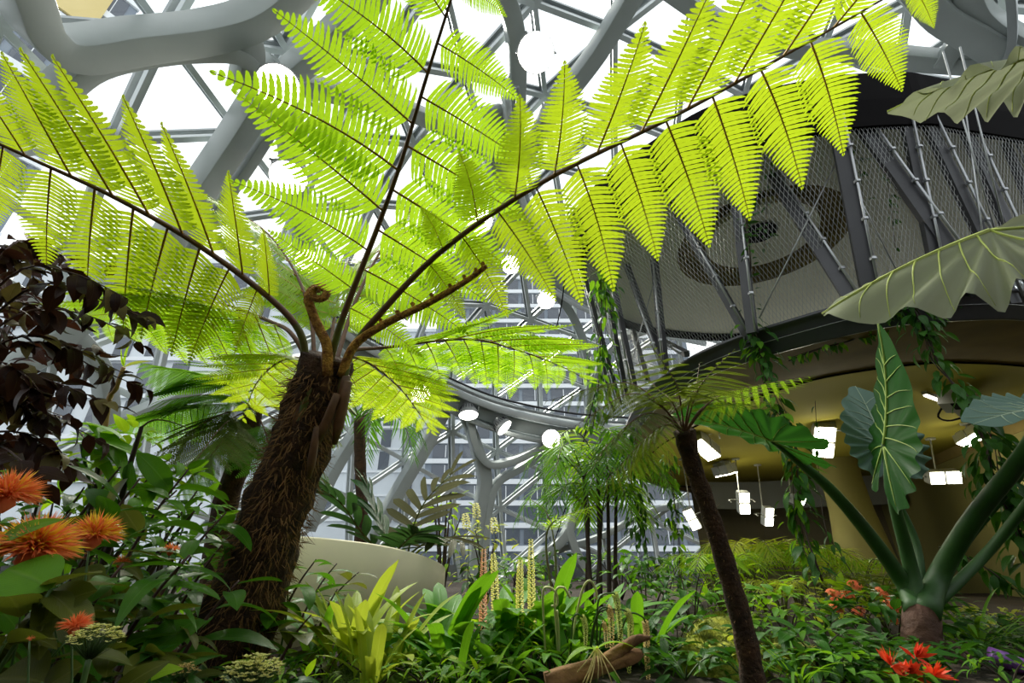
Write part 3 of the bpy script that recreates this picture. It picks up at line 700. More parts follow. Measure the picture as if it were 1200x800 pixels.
frond(fern, PW([(380, 465, 2.05), (393, 400, 2.03), (412, 345, 2.0), (442, 268, 1.93), (470, 190, 1.8), (500, 90, 1.65), (530, -5, 1.5), (565, -120, 1.4)]), 9, .62, .018, pa, RACHIS, start=.24, angs=(102, 70), gb=8)
frond(fern, PW([(352, 455, 2.08), (357, 408, 2.06), (340, 372, 2.04), (290, 328, 2.0), (215, 276, 1.93), (130, 229, 1.85), (50, 192, 1.75), (-40, 152, 1.65), (-150, 115, 1.6)]), 11, .58, .020, py_, RACHIS, start=.26, angs=(62, 98), fdroop=.45, nlift=.35, gb=8)
frond(fern, PW([(368, 440, 2.12), (345, 395, 2.15), (318, 377, 2.25), (250, 354, 2.4), (190, 356, 2.55), (152, 366, 2.65), (112, 385, 2.75)]), 12, .60, .013, pa, RACHIS, start=.2, ang=66, droop=.3)
frond(fern, PW([(402, 440, 2.08), (412, 412, 2.12), (450, 407, 2.25), (545, 397, 2.5), (600, 408, 2.65), (655, 428, 2.8), (690, 446, 2.9)]), 13, .58, .012, pa, RACHIS, start=.2, ang=58, width=.8)
frond(fern, PW([(370, 440, 2.16), (362, 360, 2.35), (335, 300, 2.6), (300, 262, 2.85), (255, 240, 3.1)]), 11, .52, .012, pa, RACHIS, start=.22)
frond(fern, PW([(392, 430, 2.16), (420, 345, 2.5), (462, 270, 2.9), (515, 215, 3.3), (570, 190, 3.6)]), 12, .62, .012, pa, RACHIS, start=.2)
frond(fern, PW([(395, 440, 2.18), (408, 418, 2.35), (440, 430, 2.6), (475, 462, 2.85), (505, 505, 3.0)]), 11, .46, .011, py_, RACHIS, start=.2, ang=62)
frond(fern, PW([(372, 445, 2.2), (352, 420, 2.4), (325, 425, 2.65), (300, 450, 2.85), (285, 490, 3.0)]), 11, .40, .011, py_, RACHIS, start=.2, ang=60)
frond(fern, PW([(385, 440, 2.18), (390, 385, 2.4), (398, 340, 2.7), (405, 312, 3.0), (410, 300, 3.3)]), 10, .5, .011, pa, RACHIS, start=.25)
# curled fiddlehead
b = MB(); st = [P(384, 440, 2.0), P(383, 405, 2.0), P(374, 385, 2.0), P(365, 365, 2.0)]; cc0 = P(375, 347, 2.0); rr = 14/FPX*2
sp = []; 
for i in range(22):
    a = PI*1.12-i*.42; k = rr*(1-i/26); sp.append(cc0+V((math.cos(a)*k, -.002*i, math.sin(a)*k)))
pts = catmull(st, 10)[:-1]+sp
b.tube([q-FB for q in pts], [.024-.0085*min(1, i/24) for i in range(len(pts))], 8)
cz = ob('fiddlehead', b.mesh('fiddlehead', GOLD), fern, label='curled golden-brown fiddlehead')
b = MB()
for i in range(420):
    q = random.choice(pts)-FB; d = rv(1).normalized(); p0 = q+d*.013; t_ = d.orthogonal().normalized()*.0012; b.add([p0+t_, p0-t_, p0+d*rnd(.012, .03)+V((0, 0, -.008))], [(0, 1, 2)])
ob('hairs', b.mesh('hairs', FIBL, False), cz, kind='stuff')
# unrolling golden young frond
pts = catmull(PW([(400, 440, 2.02), (415, 405, 2.0), (450, 380, 1.98), (500, 356, 1.95), (545, 330, 1.92), (570, 312, 1.9)]), 24)
b = MB(); b.tube([q-FB for q in pts], [.022-.012*i/24 for i in range(25)], 8)
yf = ob('young_frond', b.mesh('young_frond', GOLD), fern, label='thick golden unrolling frond studded with curled buds')
for i in range(9, 24, 2):
    b = MB(); c = pts[i]-FB; up = V((rnd(-.4, .2), 0, 1)).normalized(); r_ = .012-.0003*i
    b.tube([c, c+up*.025]+[c+up*.03+V((math.cos(a)*r_, 0, math.sin(a)*r_))*(1-j/14) for j, a in enumerate([2.6-.6*k for k in range(9)])], .0055, 5); ob('curled_bud', b.mesh('curled_bud', GOLD), yf)

# ================================================================== plant building blocks
def leaf_mesh(name, m, W=.35, prof='ovate', bend=.5, fold=.15, nseg=8, wave=0, seed=0, twist=0, stalk=0):
    """leaf of length 1 along +Y, upper face +Z"""
    rn = random.Random(seed); b = MB(); vs = []; uv = []; y = z = 0.; ang = .25*bend
    for i in range(nseg+1):
        t = i/nseg
        if prof == 'ovate': wd = math.sin(PI*t**.72)**.85*(1-.1*t)
        elif prof == 'ellip': wd = math.sin(PI*t)**.7
        elif prof == 'lance': wd = math.sin(PI*t**.62)**1.0
        elif prof == 'strap': wd = (.55+.45*min(1, t*3))*(1-max(0, (t-.72)/.28)**2.2)
        elif prof == 'heart': wd = (math.sin(PI*(.12+.88*t)**.8))**.8 if t > 0 else .35
        else: wd = 1-t
        wd = max(wd, .015)*W/2
        tw = twist*t; ex = math.cos(tw); ez = math.sin(tw); wv = wave*math.sin(t*14+seed)*wd
        for u in (-1, -.5, 0, .5, 1):
            vs.append((u*wd*ex, y, z+abs(u)*wd*fold+u*wd*ez+wv*abs(u)*u)); uv.append((.5+.5*u, t))
        y += math.cos(ang)/nseg; z -= math.sin(ang)/nseg; ang += bend/nseg*1.2
    fs = [(i*5+k, i*5+k+1, i*5+6+k, i*5+5+k) for i in range(nseg) for k in range(4)]
    b.add(vs, fs, 0, uv)
    return b.mesh(name, m)
def variants(name, m, n=3, **kw):
    out = []
    for i in range(n):
        k = dict(kw); k['bend'] = kw.get('bend', .5)*(.5+.9*i/max(1, n-1)); k['seed'] = i+1
        k['twist'] = (-1)**i*.25; out.append(leaf_mesh(name, m, **k))
    return out
L_GLOSS = leafmat('glossy_green_leaf', (.022, .095, .006), (.065, .19, .010), (.16, .42, .01), .30, .30, vein=(.12, .24, .04), veinamt=.35, spec=.5)
L_MID = leafmat('mid_green_leaf', (.05, .17, .008), (.13, .32, .012), (.30, .60, .015), .38, .4, vein=(.2, .34, .06), veinamt=.4)
L_BRIGHT = leafmat('bright_green_leaf', (.12, .31, .008), (.30, .46, .016), (.50, .76, .015), .42, .4, vein=(.32, .44, .08), veinamt=.4)
L_YEL = leafmat('yellow_green_leaf', (.26, .36, .02), (.50, .52, .05), (.70, .76, .05), .42, .42, vein=(.5, .5, .12), veinamt=.35)
L_OLIVE = leafmat('olive_leaf', (.045, .065, .010), (.13, .14, .02), (.24, .27, .02), .3, .38, vein=(.22, .22, .06), veinamt=.4)
L_STRAP = leafmat('strap_leaf_green', (.035, .16, .008), (.10, .29, .012), (.26, .56, .015), .36, .36, vein=(.14, .30, .05), veinamt=.45, parallel=True)
L_STRAPY = leafmat('strap_leaf_yellow', (.20, .32, .02), (.44, .50, .05), (.62, .70, .05), .4, .38, vein=(.42, .5, .1), veinamt=.5, parallel=True)
L_PURP = leafmat('dark_purple_leaf', (.012, .004, .005), (.045, .016, .010), (.09, .03, .012), .22, .38, vein=(.06, .03, .02), veinamt=.4)
L_PURPB = leafmat('bronze_leaf', (.11, .075, .03), (.22, .17, .06), (.26, .2, .05), .25, .35, vein=(.2, .15, .06))
L_VINE = leafmat('vine_leaf', (.012, .065, .008), (.04, .13, .012), (.09, .26, .015), .28, .35, vein=(.07, .16, .04), veinamt=.3)
L_DEEP = leafmat('deep_green_leaf', (.012, .06, .007), (.035, .125, .010), (.09, .26, .012), .28, .32, vein=(.06, .13, .03), veinamt=.3)
L_CYC = leafmat('cycad_leaflet', (.014, .06, .016), (.035, .10, .022), (.07, .18, .03), .18, .3, vein=(.05, .12, .04), veinamt=.3, parallel=True)
L_CYCB = leafmat('brown_grey_leaflet', (.085, .085, .05), (.15, .15, .09), (.2, .2, .1), .2, .4, vein=(.2, .2, .12), veinamt=.3, parallel=True)
STEMG = mat('green_stem', (.06, .13, .025), .5, var=.4, scale=10)
STEMB = mat('brown_stem', (.045, .026, .014), .8, var=.5, scale=14)
STEMP = mat('purple_stem', (.07, .025, .02), .6, var=.4, scale=12)
BAMB = mat('ochre_cane', (.36, .22, .05), .6, var=.6, scale=9, dark=(.12, .06, .02))

V_GLOSS = variants('leaf', L_GLOSS, W=.38, prof='ellip', bend=.7, fold=.25)
V_GLOSSN = variants('leaf', L_GLOSS, W=.24, prof='lance', bend=.7, fold=.2)
V_MID = variants('leaf', L_MID, W=.40, prof='ovate', bend=.7, fold=.2)
V_MIDN = variants('leaf', L_MID, W=.24, prof='lance', bend=.8, fold=.2)
V_BRI = variants('leaf', L_BRIGHT, W=.36, prof='ovate', bend=.7, fold=.2)
V_BRIN = variants('leaf', L_BRIGHT, W=.20, prof='lance', bend=.7, fold=.15)
V_YEL = variants('leaf', L_YEL, W=.34, prof='ovate', bend=.6, fold=.2)
V_OLI = variants('leaf', L_OLIVE, W=.42, prof='ellip', bend=.7, fold=.2)
V_PUR = variants('leaf', L_PURP, W=.52, prof='ovate', bend=.8, fold=.25, wave=.12, nseg=6)
V_PURB = variants('leaf', L_PURPB, W=.46, prof='ovate', bend=.9, fold=.25, wave=.12, nseg=6)
V_VINE = variants('leaf', L_VINE, W=.42, prof='ovate', bend=.6, fold=.2, nseg=6)
V_VINEB = variants('leaf', L_MID, W=.42, prof='ovate', bend=.6, fold=.2, nseg=6)
V_DEEP = variants('leaf', L_DEEP, W=.40, prof='ovate', bend=.6, fold=.2, nseg=6)
V_STR = variants('leaf', L_STRAP, n=4, W=.10, prof='strap', bend=1.3, fold=.35, nseg=12)
V_STRY = variants('leaf', L_STRAPY, n=4, W=.13, prof='strap', bend=.7, fold=.35, nseg=10)
V_STRW = variants('leaf', L_STRAP, n=4, W=.15, prof='strap', bend=1.1, fold=.3, nseg=12)
V_CYC = variants('leaflet', L_CYC, W=.26, prof='strap', bend=.35, fold=.15, nseg=6)
V_CYCB = variants('leaflet', L_CYCB, W=.16, prof='strap', bend=.4, fold=.15, nseg=6)
V_GRASS = variants('leaf', L_MID, n=3, W=.045, prof='strap', bend=1.4, fold=.3, nseg=8)

def stem(root, pts, r0, r1, m, name='stem', n=12, sides=6):
    p = catmull(pts, n); b = MB(); b.tube(p, [r0+(r1-r0)*i/n for i in range(n+1)], sides); o = ob(name, b.mesh(name, m), root); return o, p

def cane_plant(loc, h, lean, nleaf, ll, vs, label, cat='plant', group=None, sm=STEMG, name='leafy_cane', r=.009, spread=.7, t0=.25, nst=1, droop=.1):
    root = node(name, loc, 0, label, cat, group); lean = V(lean)
    for k in range(nst):
        ln = lean+(rv(.25) if nst > 1 else V((0, 0, 0))); ln.z = 0
        hh = h*(1 if k == 0 else rnd(.7, 1))
        pts = [V((0, 0, 0)), V((ln.x*.25, ln.y*.25, hh*.4)), V((ln.x*.6, ln.y*.6, hh*.75)), V((ln.x, ln.y, hh))]
        o, p = stem(root, pts, r, r*.4, sm)
        az = rnd(0, 6.28)
        for i in range(nleaf):
            t = t0+(1-t0)*(i+.5)/nleaf; c = p[min(12, int(t*12))].lerp(p[min(12, int(t*12)+1)], t*12-int(t*12)); tn = (p[min(12, int(t*12)+1)]-p[max(0, int(t*12)-1)]).normalized()
            az += 2.4+rnd(-.4, .4); d = V((math.cos(az), math.sin(az), 0))*spread+tn*rnd(.35, .8)-V((0, 0, droop))
            L = ll*rnd(.75, 1.15)*(1 if i < nleaf-2 else .75)
            ob('leaf', random.choice(vs), root, frame(c, d, V((0, 0, 1))+rv(.25), L, L, L))
    return root
def clump(loc, n, L, vs, label, cat='plant', group=None, spread=.55, rad=.05, name='strap_leaf_clump', jl=.35, lean=(0, 0)):
    root = node(name, loc, 0, label, cat, group)
    for i in range(n):
        az = 2*PI*i/n*1.0+rnd(-.5, .5); t = rnd(.15, 1)*spread
        d = V((math.cos(az)*t+lean[0], math.sin(az)*t+lean[1], 1)); b0 = V((math.cos(az), math.sin(az), 0))*rnd(0, rad)
        ln = L*rnd(1-jl, 1)
        out = V((math.cos(az), math.sin(az), 0))
        ob('leaf', random.choice(vs), root, frame(b0, d, -out+V((0, 0, .3)), ln, ln, ln))
    return root
def bush(loc, rad, h, n, ll, vs, label, cat='shrub', group=None, name='leafy_shrub', sm=STEMB, nst=5, base=.15, up=.3):
    root = node(name, loc, 0, label, cat, group); b = MB(); tips = []
    for k in range(nst):
        az = 2*PI*k/nst+rnd(-.4, .4); t = rnd(.3, .8); e = V((math.cos(az)*rad*t, math.sin(az)*rad*t, h*rnd(.7, .95)))
        p = catmull([V((0, 0, 0)), e*.5+V((0, 0, h*.12)), e], 6); b.tube(p, [.008*max(h, .3)*2*(1-.7*i/6) for i in range(7)], 5); tips.append(p)
    ob('stems', b.mesh('stems', sm), root, kind='stuff')
    for i in range(n):
        a = rnd(0, 2*PI); zz = base+(1-base)*random.random()**.8; rr = rad*math.sqrt(max(0, 1-(max(0, zz-.45)/.58)**2))*(random.random()**.4)
        c = V((math.cos(a)*rr, math.sin(a)*rr, h*zz)); d = V((math.cos(a), math.sin(a), up))+rv(.5)
        L = ll*rnd(.7, 1.2)
        ob('leaf', random.choice(vs), root, frame(c, d, V((0, 0, 1))+rv(.35), L, L, L))
    return root
def strip_pinna(name, m, npair=24, hw=.095, seed=0, tooth=.72):
    rn = random.Random(seed); b = MB()
    for i in range(npair):
        t = (i+.3)/npair; Lp = hw*(1-max(0, (t-.55)/.45)**1.5*.9); wd = 1/npair*tooth
        for s in (-1, 1):
            c = V((0, t, -.15*t*t)); tip = V((s*Lp, t+Lp*.45, -.15*t*t-Lp*.2)); m1 = c.lerp(tip, .55)
            b.add([c+V((0, -wd*.5, 0)), c+V((0, wd*.5, 0)), m1+V((0, wd*.45, 0)), m1+V((0, -wd*.45, 0)), tip], [(0, 1, 2, 3) if s < 0 else (3, 2, 1, 0), (3, 2, 4) if s < 0 else (4, 2, 3)])
    b.tube([(0, 0, 0), (0, .5, -.0375), (0, 1, -.15)], [.008, .006, .002], 3)
    return b.mesh(name, m)
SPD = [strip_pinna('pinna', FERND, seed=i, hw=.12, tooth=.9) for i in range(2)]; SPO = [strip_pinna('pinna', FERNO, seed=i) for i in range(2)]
SPY = [strip_pinna('pinna', FERNY, seed=i) for i in range(2)]; SPG = [strip_pinna('pinna', FERN, seed=i) for i in range(2)]
def leaflet(name, m, W): return [leaf_mesh('leaflet', m, W=W, prof='lance', bend=b_, fold=.2, nseg=4) for b_ in (.3, .7)]
PLM = leaflet('leaflet', L_GLOSS, .075); PLB = leaflet('leaflet', L_BRIGHT, .075); PLY = leaflet('leaflet', L_YEL, .08); PLMID = leaflet('leaflet', L_MID, .085)

def palm_frond(root, pts, n, ll, ms, rm, r=.006, ang=50, prof=None, joined=True, start=.15, name='frond', up=V((0, 0, 1)), droop=.25, vee=.25):
    """pinnate frond; the fine leaflets are joined into one part"""
    p = catmull(pts, 16); b = MB(); b.tube(p, [r*(1-.75*i/16) for i in range(17)], 5, 1 if joined else 0)
    prof = prof or [.55, .85, 1, 1, .95, .85, .7, .5]
    fo = None
    if not joined: fo = ob(name, b.mesh(name, rm), root)
    for i in range(n):
        f = i/(n-1); s = (start+(1-start)*f)*16; j = min(15, int(s)); c = p[j].lerp(p[j+1], s-j); t = (p[j+1]-p[j]).normalized()
        side = t.cross(up); side = side.normalized() if side.length > .05 else V((1, 0, 0)); nn = side.cross(t)
        for sd in (-1, 1):
            a = math.radians(ang*(1-.45*f)+rnd(-4, 4)); d = side*sd*math.sin(a)+t*math.cos(a)-V((0, 0, 1))*(droop+rnd(-.05, .05))+nn*vee
            L = ll*lerp_list(prof, f)*rnd(.93, 1.07); me = random.choice(ms); F = frame(c, d, nn-side*sd*.3, L, L, L)
            if joined:
                b.add([F @ v.co for v in me.vertices], [tuple(q.vertices) for q in me.polygons], 0)
            else: ob('leaflet', me, fo, F)
    if joined:
        return ob(name, b.mesh(name, [ms[0].materials[0], rm]), root, kind='stuff')
    return fo

# ------------------------------------------------------------------ slim tree fern (right)
RB = P(884, 806, 1.8); base_z = RB.z
rb = node('tree_fern', RB, 0, 'slim tree fern with a thin dark trunk and olive fronds in front of the platform', 'tree fern')
RT = catmull([P(884, 806, 1.80), P(872, 740, 1.83), P(850, 660, 1.86), P(828, 590, 1.89), P(810, 540, 1.92), P(802, 505, 1.92)], 24)
rb.location = (RB.x, RB.y, 0); RBL = V((RB.x, RB.y, 0))
b = MB(); pts = [V((RB.x+.01, RB.y, 0))-RBL]+[q-RBL for q in RT]
rr_ = [.055]+[lerp_list([.047, .043, .039, .035, .037, .046], i/24)*(1+.07*math.sin(i*2.1)) for i in range(25)]
b.tube(pts, rr_, 14); tk = ob('trunk', b.mesh('trunk', FIBRE), rb)
b = MB()
for i in range(900):
    j = random.randrange(24); c = RT[j].lerp(RT[j+1], random.random())-RBL; o = rv(1); o.z *= .2; o.normalize(); p0 = c+o*.034; d = (o*.7+V((0, 0, rnd(-.6, 1)))).normalized(); t_ = o.cross(d).normalized()*.002
    b.add([p0+t_, p0-t_, p0+d*rnd(.015, .03)], [(0, 1, 2)])
ob('trunk_fibres', b.mesh('trunk_fibres', FIBL, False), tk, kind='stuff')
C0 = (802, 508, 1.92)
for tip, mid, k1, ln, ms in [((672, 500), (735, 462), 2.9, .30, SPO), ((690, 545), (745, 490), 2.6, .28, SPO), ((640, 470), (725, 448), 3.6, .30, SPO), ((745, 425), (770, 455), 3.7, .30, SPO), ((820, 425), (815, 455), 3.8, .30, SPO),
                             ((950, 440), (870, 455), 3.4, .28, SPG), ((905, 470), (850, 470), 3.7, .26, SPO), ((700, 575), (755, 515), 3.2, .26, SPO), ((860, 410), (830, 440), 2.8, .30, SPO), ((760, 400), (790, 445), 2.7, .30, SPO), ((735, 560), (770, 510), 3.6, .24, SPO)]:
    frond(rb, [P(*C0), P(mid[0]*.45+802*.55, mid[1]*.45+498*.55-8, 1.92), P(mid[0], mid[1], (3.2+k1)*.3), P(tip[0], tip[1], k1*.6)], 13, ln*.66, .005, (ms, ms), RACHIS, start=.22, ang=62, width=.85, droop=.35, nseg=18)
# ------------------------------------------------------------------ dark tree fern behind the trunk (left)
LB = G(262, 4.6); lb = node('tree_fern', LB, 0, 'dark green tree fern with layered fronds behind the big shaggy trunk', 'tree fern')
LT = [LB, P(262, 600, 4.05), P(285, 530, 4.05), P(298, 478, 4.0)]
b = MB(); b.tube([q-LB for q in catmull(LT, 16)], [.12-.045*i/16+.006*math.sin(i*2.3) for i in range(17)], 12); ob('trunk', b.mesh('trunk', FIBRE), lb)
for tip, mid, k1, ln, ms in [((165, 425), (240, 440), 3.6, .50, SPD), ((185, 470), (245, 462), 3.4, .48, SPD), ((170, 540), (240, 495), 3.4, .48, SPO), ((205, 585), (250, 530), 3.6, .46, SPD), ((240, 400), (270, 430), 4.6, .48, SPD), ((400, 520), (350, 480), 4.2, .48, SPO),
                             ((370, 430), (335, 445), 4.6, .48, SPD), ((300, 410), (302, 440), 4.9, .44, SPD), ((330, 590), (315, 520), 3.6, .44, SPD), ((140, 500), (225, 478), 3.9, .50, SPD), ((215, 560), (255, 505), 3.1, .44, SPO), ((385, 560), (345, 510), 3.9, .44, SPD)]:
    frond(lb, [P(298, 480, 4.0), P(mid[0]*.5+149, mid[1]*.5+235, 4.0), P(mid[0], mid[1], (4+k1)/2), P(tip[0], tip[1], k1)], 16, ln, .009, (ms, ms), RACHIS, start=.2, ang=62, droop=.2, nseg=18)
# thin brown palm trunk further back
PB = G(424, 6.5); pr = node('slender_palm', PB, 0, 'slender palm with a thin brown trunk behind the planter wall', 'palm')
b = MB(); pt = [PB, PY(424, 600, 6.5), PY(422, 540, 6.5), PY(421, 490, 6.5)]; b.tube([q-PB for q in catmull(pt, 14)], [.075+.008*(i % 2) for i in range(15)], 10); ob('trunk', b.mesh('trunk', FIBRE), pr)
ctop = PY(421, 490, 6.5)-PB
for i in range(9):
    a = 2*PI*i/9+.3; e = V((math.cos(a), math.sin(a), 0)); L = rnd(.9, 1.2)
    palm_frond(pr, [ctop, ctop+e*L*.4+V((0, 0, .25)), ctop+e*L*.8+V((0, 0, .1)), ctop+e*L*1.05-V((0, 0, .35))], 18, .45, PLM, RACHG, r=.012)

# ------------------------------------------------------------------ planter wall
pw = catmull([PY(300, 632, 3.1), PY(345, 628, 3.3), PY(400, 632, 3.7), PY(455, 640, 4.0), PY(500, 652, 4.4), PY(522, 664, 5.0), PY(515, 672, 5.8)], 30)
b = MB(); vs = []; fs = []
for i, p in enumerate(pw):
    t = (pw[min(i+1, 30)]-pw[max(i-1, 0)]); t.z = 0; t.normalize(); nrm = V((-t.y, t.x, 0))
    zt = p.z
    for o, z in ((0, -.05), (0, zt-.012), (.012, zt), (.10, zt), (.112, zt-.012), (.112, -.05)): vs.append(V((p.x, p.y, z))+nrm*o)
for i in range(30):
    for k in range(6): fs.append((i*6+k, i*6+(k+1) % 6, i*6+6+(k+1) % 6, i*6+6+k))
fs += [tuple(range(6)), tuple(30*6+k for k in range(5, -1, -1))]
b.add(vs, fs); ob('planter_wall', b.mesh('planter_wall', CONC), label='curved cream planter wall behind the strap-leaved orchids', cat='planter')

# ================================================================== dark purple shrub (left)
PSB = G(-60, 1.75); ps = node('purple_leaved_shrub', PSB, 0, 'dark purple-leaved shrub with arching branches beside the orange flowers', 'shrub')
o, _ = stem(ps, [V((0, 0, 0)), P(-60, 650, 1.75)-PSB, P(-70, 500, 1.75)-PSB, P(-60, 380, 1.75)-PSB], .02, .012, STEMB, 'trunk')
brs = [((-60, 400), (20, 318), (85, 320), (150, 350)), ((-60, 380), (10, 290), (40, 285), (75, 300)), ((-60, 420), (40, 335), (115, 350), (182, 378)), ((-60, 430), (30, 365), (110, 372), (172, 408)), ((-60, 440), (20, 395), (80, 405), (150, 440)),
       ((-60, 440), (40, 400), (110, 430), (175, 458)), ((-60, 470), (20, 440), (70, 450), (140, 478)), ((-60, 500), (10, 470), (55, 485), (125, 520)), ((-60, 480), (0, 430), (30, 440), (55, 470)), ((-60, 520), (10, 505), (50, 520), (85, 545)),
       ((-60, 360), (-10, 300), (15, 300), (45, 330)), ((-60, 410), (0, 355), (40, 360), (75, 385)), ((-60, 540), (-10, 520), (25, 540), (50, 570)), ((-60, 460), (0, 465), (30, 480), (60, 500))]
for bi, br in enumerate(brs):
    k = rnd(1.45, 2.1); pts = [P(x, y, 1.75*(1-min(1, i*.5))+k*min(1, i*.5))-PSB for i, (x, y) in enumerate(br)]
    fo, p = stem(ps, pts, .006, .0015, STEMP, 'branch', 14, 5)
    n = 21
    for i in range(n):
        f = .18+.82*(i+random.random()*.6)/n; s = f*14; j = min(13, int(s)); c = p[j].lerp(p[min(14, j+1)], min(1, s-j)); t = (p[min(14, j+1)]-p[max(0, j-1)]).normalized()
        d = t*.6+rv(.9); d.z -= .25; L = rnd(.07, .12)*(1.1 if f < .9 else .8)
        ob('leaf', random.choice(V_PUR if random.random() < .84 else V_PURB), fo, frame(c, d, V((0, -.3, 1))+rv(.6), L, L, L))

# ------------------------------------------------------------------ leafy canes, lower left
def cane_px(px, y, toppx, leanpx, nleaf, ll, vs, label, **kw):
    g = G(px, y); h = zrow(toppx, y); lean = ((leanpx)/FPX*y*.9, kw.pop('ly', 0), 0)
    return cane_plant(g, h, lean, nleaf, ll, vs, label, **kw)
for (px, y, tp, ln, nl, vs, lab) in [(70, 1.9, 560, 60, 9, V_GLOSS, 'tall broad-leaved ginger cane behind the largest pompon flower'), (120, 2.1, 545, 70, 9, V_GLOSSN, 'tallest narrow-leaved ginger cane beside the bare dark stem'), (170, 2.0, 600, 80, 8, V_GLOSS, 'broad-leaved ginger cane leaning towards the shaggy trunk'), (205, 2.3, 610, 70, 8, V_GLOSSN, 'narrow-leaved ginger cane touching the shaggy trunk'), (20, 1.7, 600, 40, 8, V_GLOSS, 'broad-leaved ginger cane under the purple shrub'), (150, 1.6, 650, 70, 7, V_GLOSSN, 'narrow-leaved ginger cane above the cream blossom cluster'), (95, 1.5, 660, 50, 7, V_GLOSS, 'low ginger cane behind the small thin-petalled orange flower'), (225, 1.75, 680, 60, 7, V_GLOSS, 'low ginger cane at the foot of the shaggy trunk')]:
    cane_px(px, y, tp, ln, nl+2, .27, vs, lab, group='ginger canes left of the shaggy trunk', sm=STEMP, name='ginger_cane', spread=.8)
for (px, y, tp, ln, nl, vs, lab) in [(330, 2.6, 655, 40, 8, V_GLOSS, 'broad-leaved cane rising beside the orange-red bud right of the trunk'), (355, 2.9, 660, 40, 8, V_GLOSSN, 'narrow-leaved cane against the cream planter wall'), (310, 2.4, 690, 30, 7, V_GLOSS, 'low broad-leaved cane touching the right side of the shaggy trunk'), (380, 2.7, 690, 20, 7, V_GLOSSN, 'narrow-leaved cane beside the yellow strap leaves'), (345, 2.35, 720, 30, 6, V_OLI, 'short olive-leaved cane right of the trunk foot'), (372, 3.1, 670, 50, 7, V_OLI, 'olive-leaved cane close to the cream planter wall')]:
    cane_px(px, y, tp, ln, nl, .22, vs, lab, group='canes right of the shaggy trunk', sm=STEMP, name='leafy_cane', spread=.8)
olv = 'olive broad-leaved plant low among the ginger canes'
for (px, y, tp, n, ll, olv) in [(60, 1.25, 690, 9, .17, 'olive broad-leaved plant below the largest pompon flower'), (150, 1.45, 715, 9, .15, 'olive broad-leaved plant behind the cream blossom cluster'), (15, 1.15, 745, 9, .16, 'olive broad-leaved plant under the rounded green leaves'), (190, 1.6, 720, 8, .15, 'olive broad-leaved plant beside the buff blossom cluster'), (110, 1.8, 640, 8, .18, 'olive broad-leaved plant behind the mid-sized pompon flower')]:
    bush(G(px, y), .16, zrow(tp, y), n*3, ll, V_OLI, olv, 'plant', 'olive plants among the gingers', 'broad_leaved_plant', STEMG, 4)
# dense green backdrop on the left
for i, (px, y, tp, rad, n, ll, vs, lab) in enumerate([
        (30, 2.7, 535, .45, 90, .14, V_MID, 'mid-green shrub under the purple branches at the edge of the bed'),
        (100, 3.0, 500, .45, 90, .18, V_BRI, 'bright broad-leaved shrub right of the purple shrub'),
        (160, 3.1, 540, .45, 80, .18, V_MID, 'mid-green shrub below the dark tree fern'),
        (60, 2.3, 570, .35, 80, .13, V_DEEP, 'deep green shrub behind the large orange flowers'),
        (200, 3.3, 590, .35, 80, .16, V_GLOSS, 'glossy dark shrub at the foot of the dark tree fern'),
        (130, 2.5, 610, .35, 70, .13, V_DEEP, 'deep green shrub between the ginger canes'),
        (190, 2.6, 660, .35, 70, .13, V_DEEP, 'deep green low shrub left of the shaggy trunk'),
        (-10, 2.0, 590, .35, 70, .13, V_DEEP, 'deep green shrub beneath the purple shrub trunk')]):
    bush(G(px, y), rad, zrow(tp, y), n, ll, vs, lab)
# fan of pleated bright leaves below the purple shrub
pf = node('pleated_leaf_plant', G(105, 2.9), 0, 'plant with long pleated green leaves arching right above the ginger canes', 'plant')
for i in range(12):
    a = rnd(-.5, .7); tip = P(rnd(150, 215), rnd(475, 560), rnd(2.6, 2.9)); c = P(rnd(70, 120), rnd(490, 550), 2.7)-pf.location; L = (tip-pf.location-c).length
    ob('leaf', random.choice(V_MIDN), pf, frame(c, tip-pf.location-c, V((0, -.3, 1))+rv(.2), L*1.1, L, L))
stem(pf, [V((0, 0, 0)), P(105, 600, 2.75)-pf.location, P(95, 520, 2.75)-pf.location], .014, .008, STEMG)
# bare dark stem with a curled tip and an ochre cane
r = node('bare_stem', G(120, 2.2), 0, 'bare dark stem with a thin bent tip and sparse big leaves', 'plant')
_, p = stem(r, [V((0, 0, 0)), P(128, 640, 2.0)-r.location, P(148, 560, 2.0)-r.location, P(166, 500, 2.0)-r.location], .018, .008, STEMB)
stem(r, [P(166, 500, 2.0)-r.location, P(180, 492, 2.0)-r.location, P(200, 494, 2.0)-r.location, P(224, 503, 2.0)-r.location], .005, .002, RACHG, 'curled_tip')
for (x, y, tx, ty, L, vs) in [(150, 560, 120, 590, .2, V_OLI), (155, 540, 140, 580, .22, V_DEEP), (160, 530, 205, 565, .24, V_GLOSS), (140, 590, 165, 625, .2, V_OLI), (135, 600, 100, 560, .2, V_DEEP)]:
    c = P(x, y, 1.98)-r.location; ob('leaf', random.choice(vs), r, frame(c, P(tx, ty, 1.95)-r.location-c, V((0, -.8, .6)), L, L, L))
r = node('ochre_cane', G(128, 3.6), 0, 'thin ochre cane with two narrow leaves in front of the glass', 'plant')
stem(r, [V((0, 0, 0)), P(124, 490, 3.4)-r.location, P(136, 455, 3.4)-r.location, P(145, 430, 3.4)-r.location], .022, .014, BAMB)
for (tx, ty, vs) in [(146, 395, V_BRIN), (166, 420, V_YEL), (138, 410, V_BRIN)]:
    c = P(145, 430, 3.4)-r.location; d = P(tx, ty, 3.35)-r.location-c; L = d.length*1.2; ob('leaf', vs[0], r, frame(c, d, V((0, -1, .3)), L*.6, L, L))

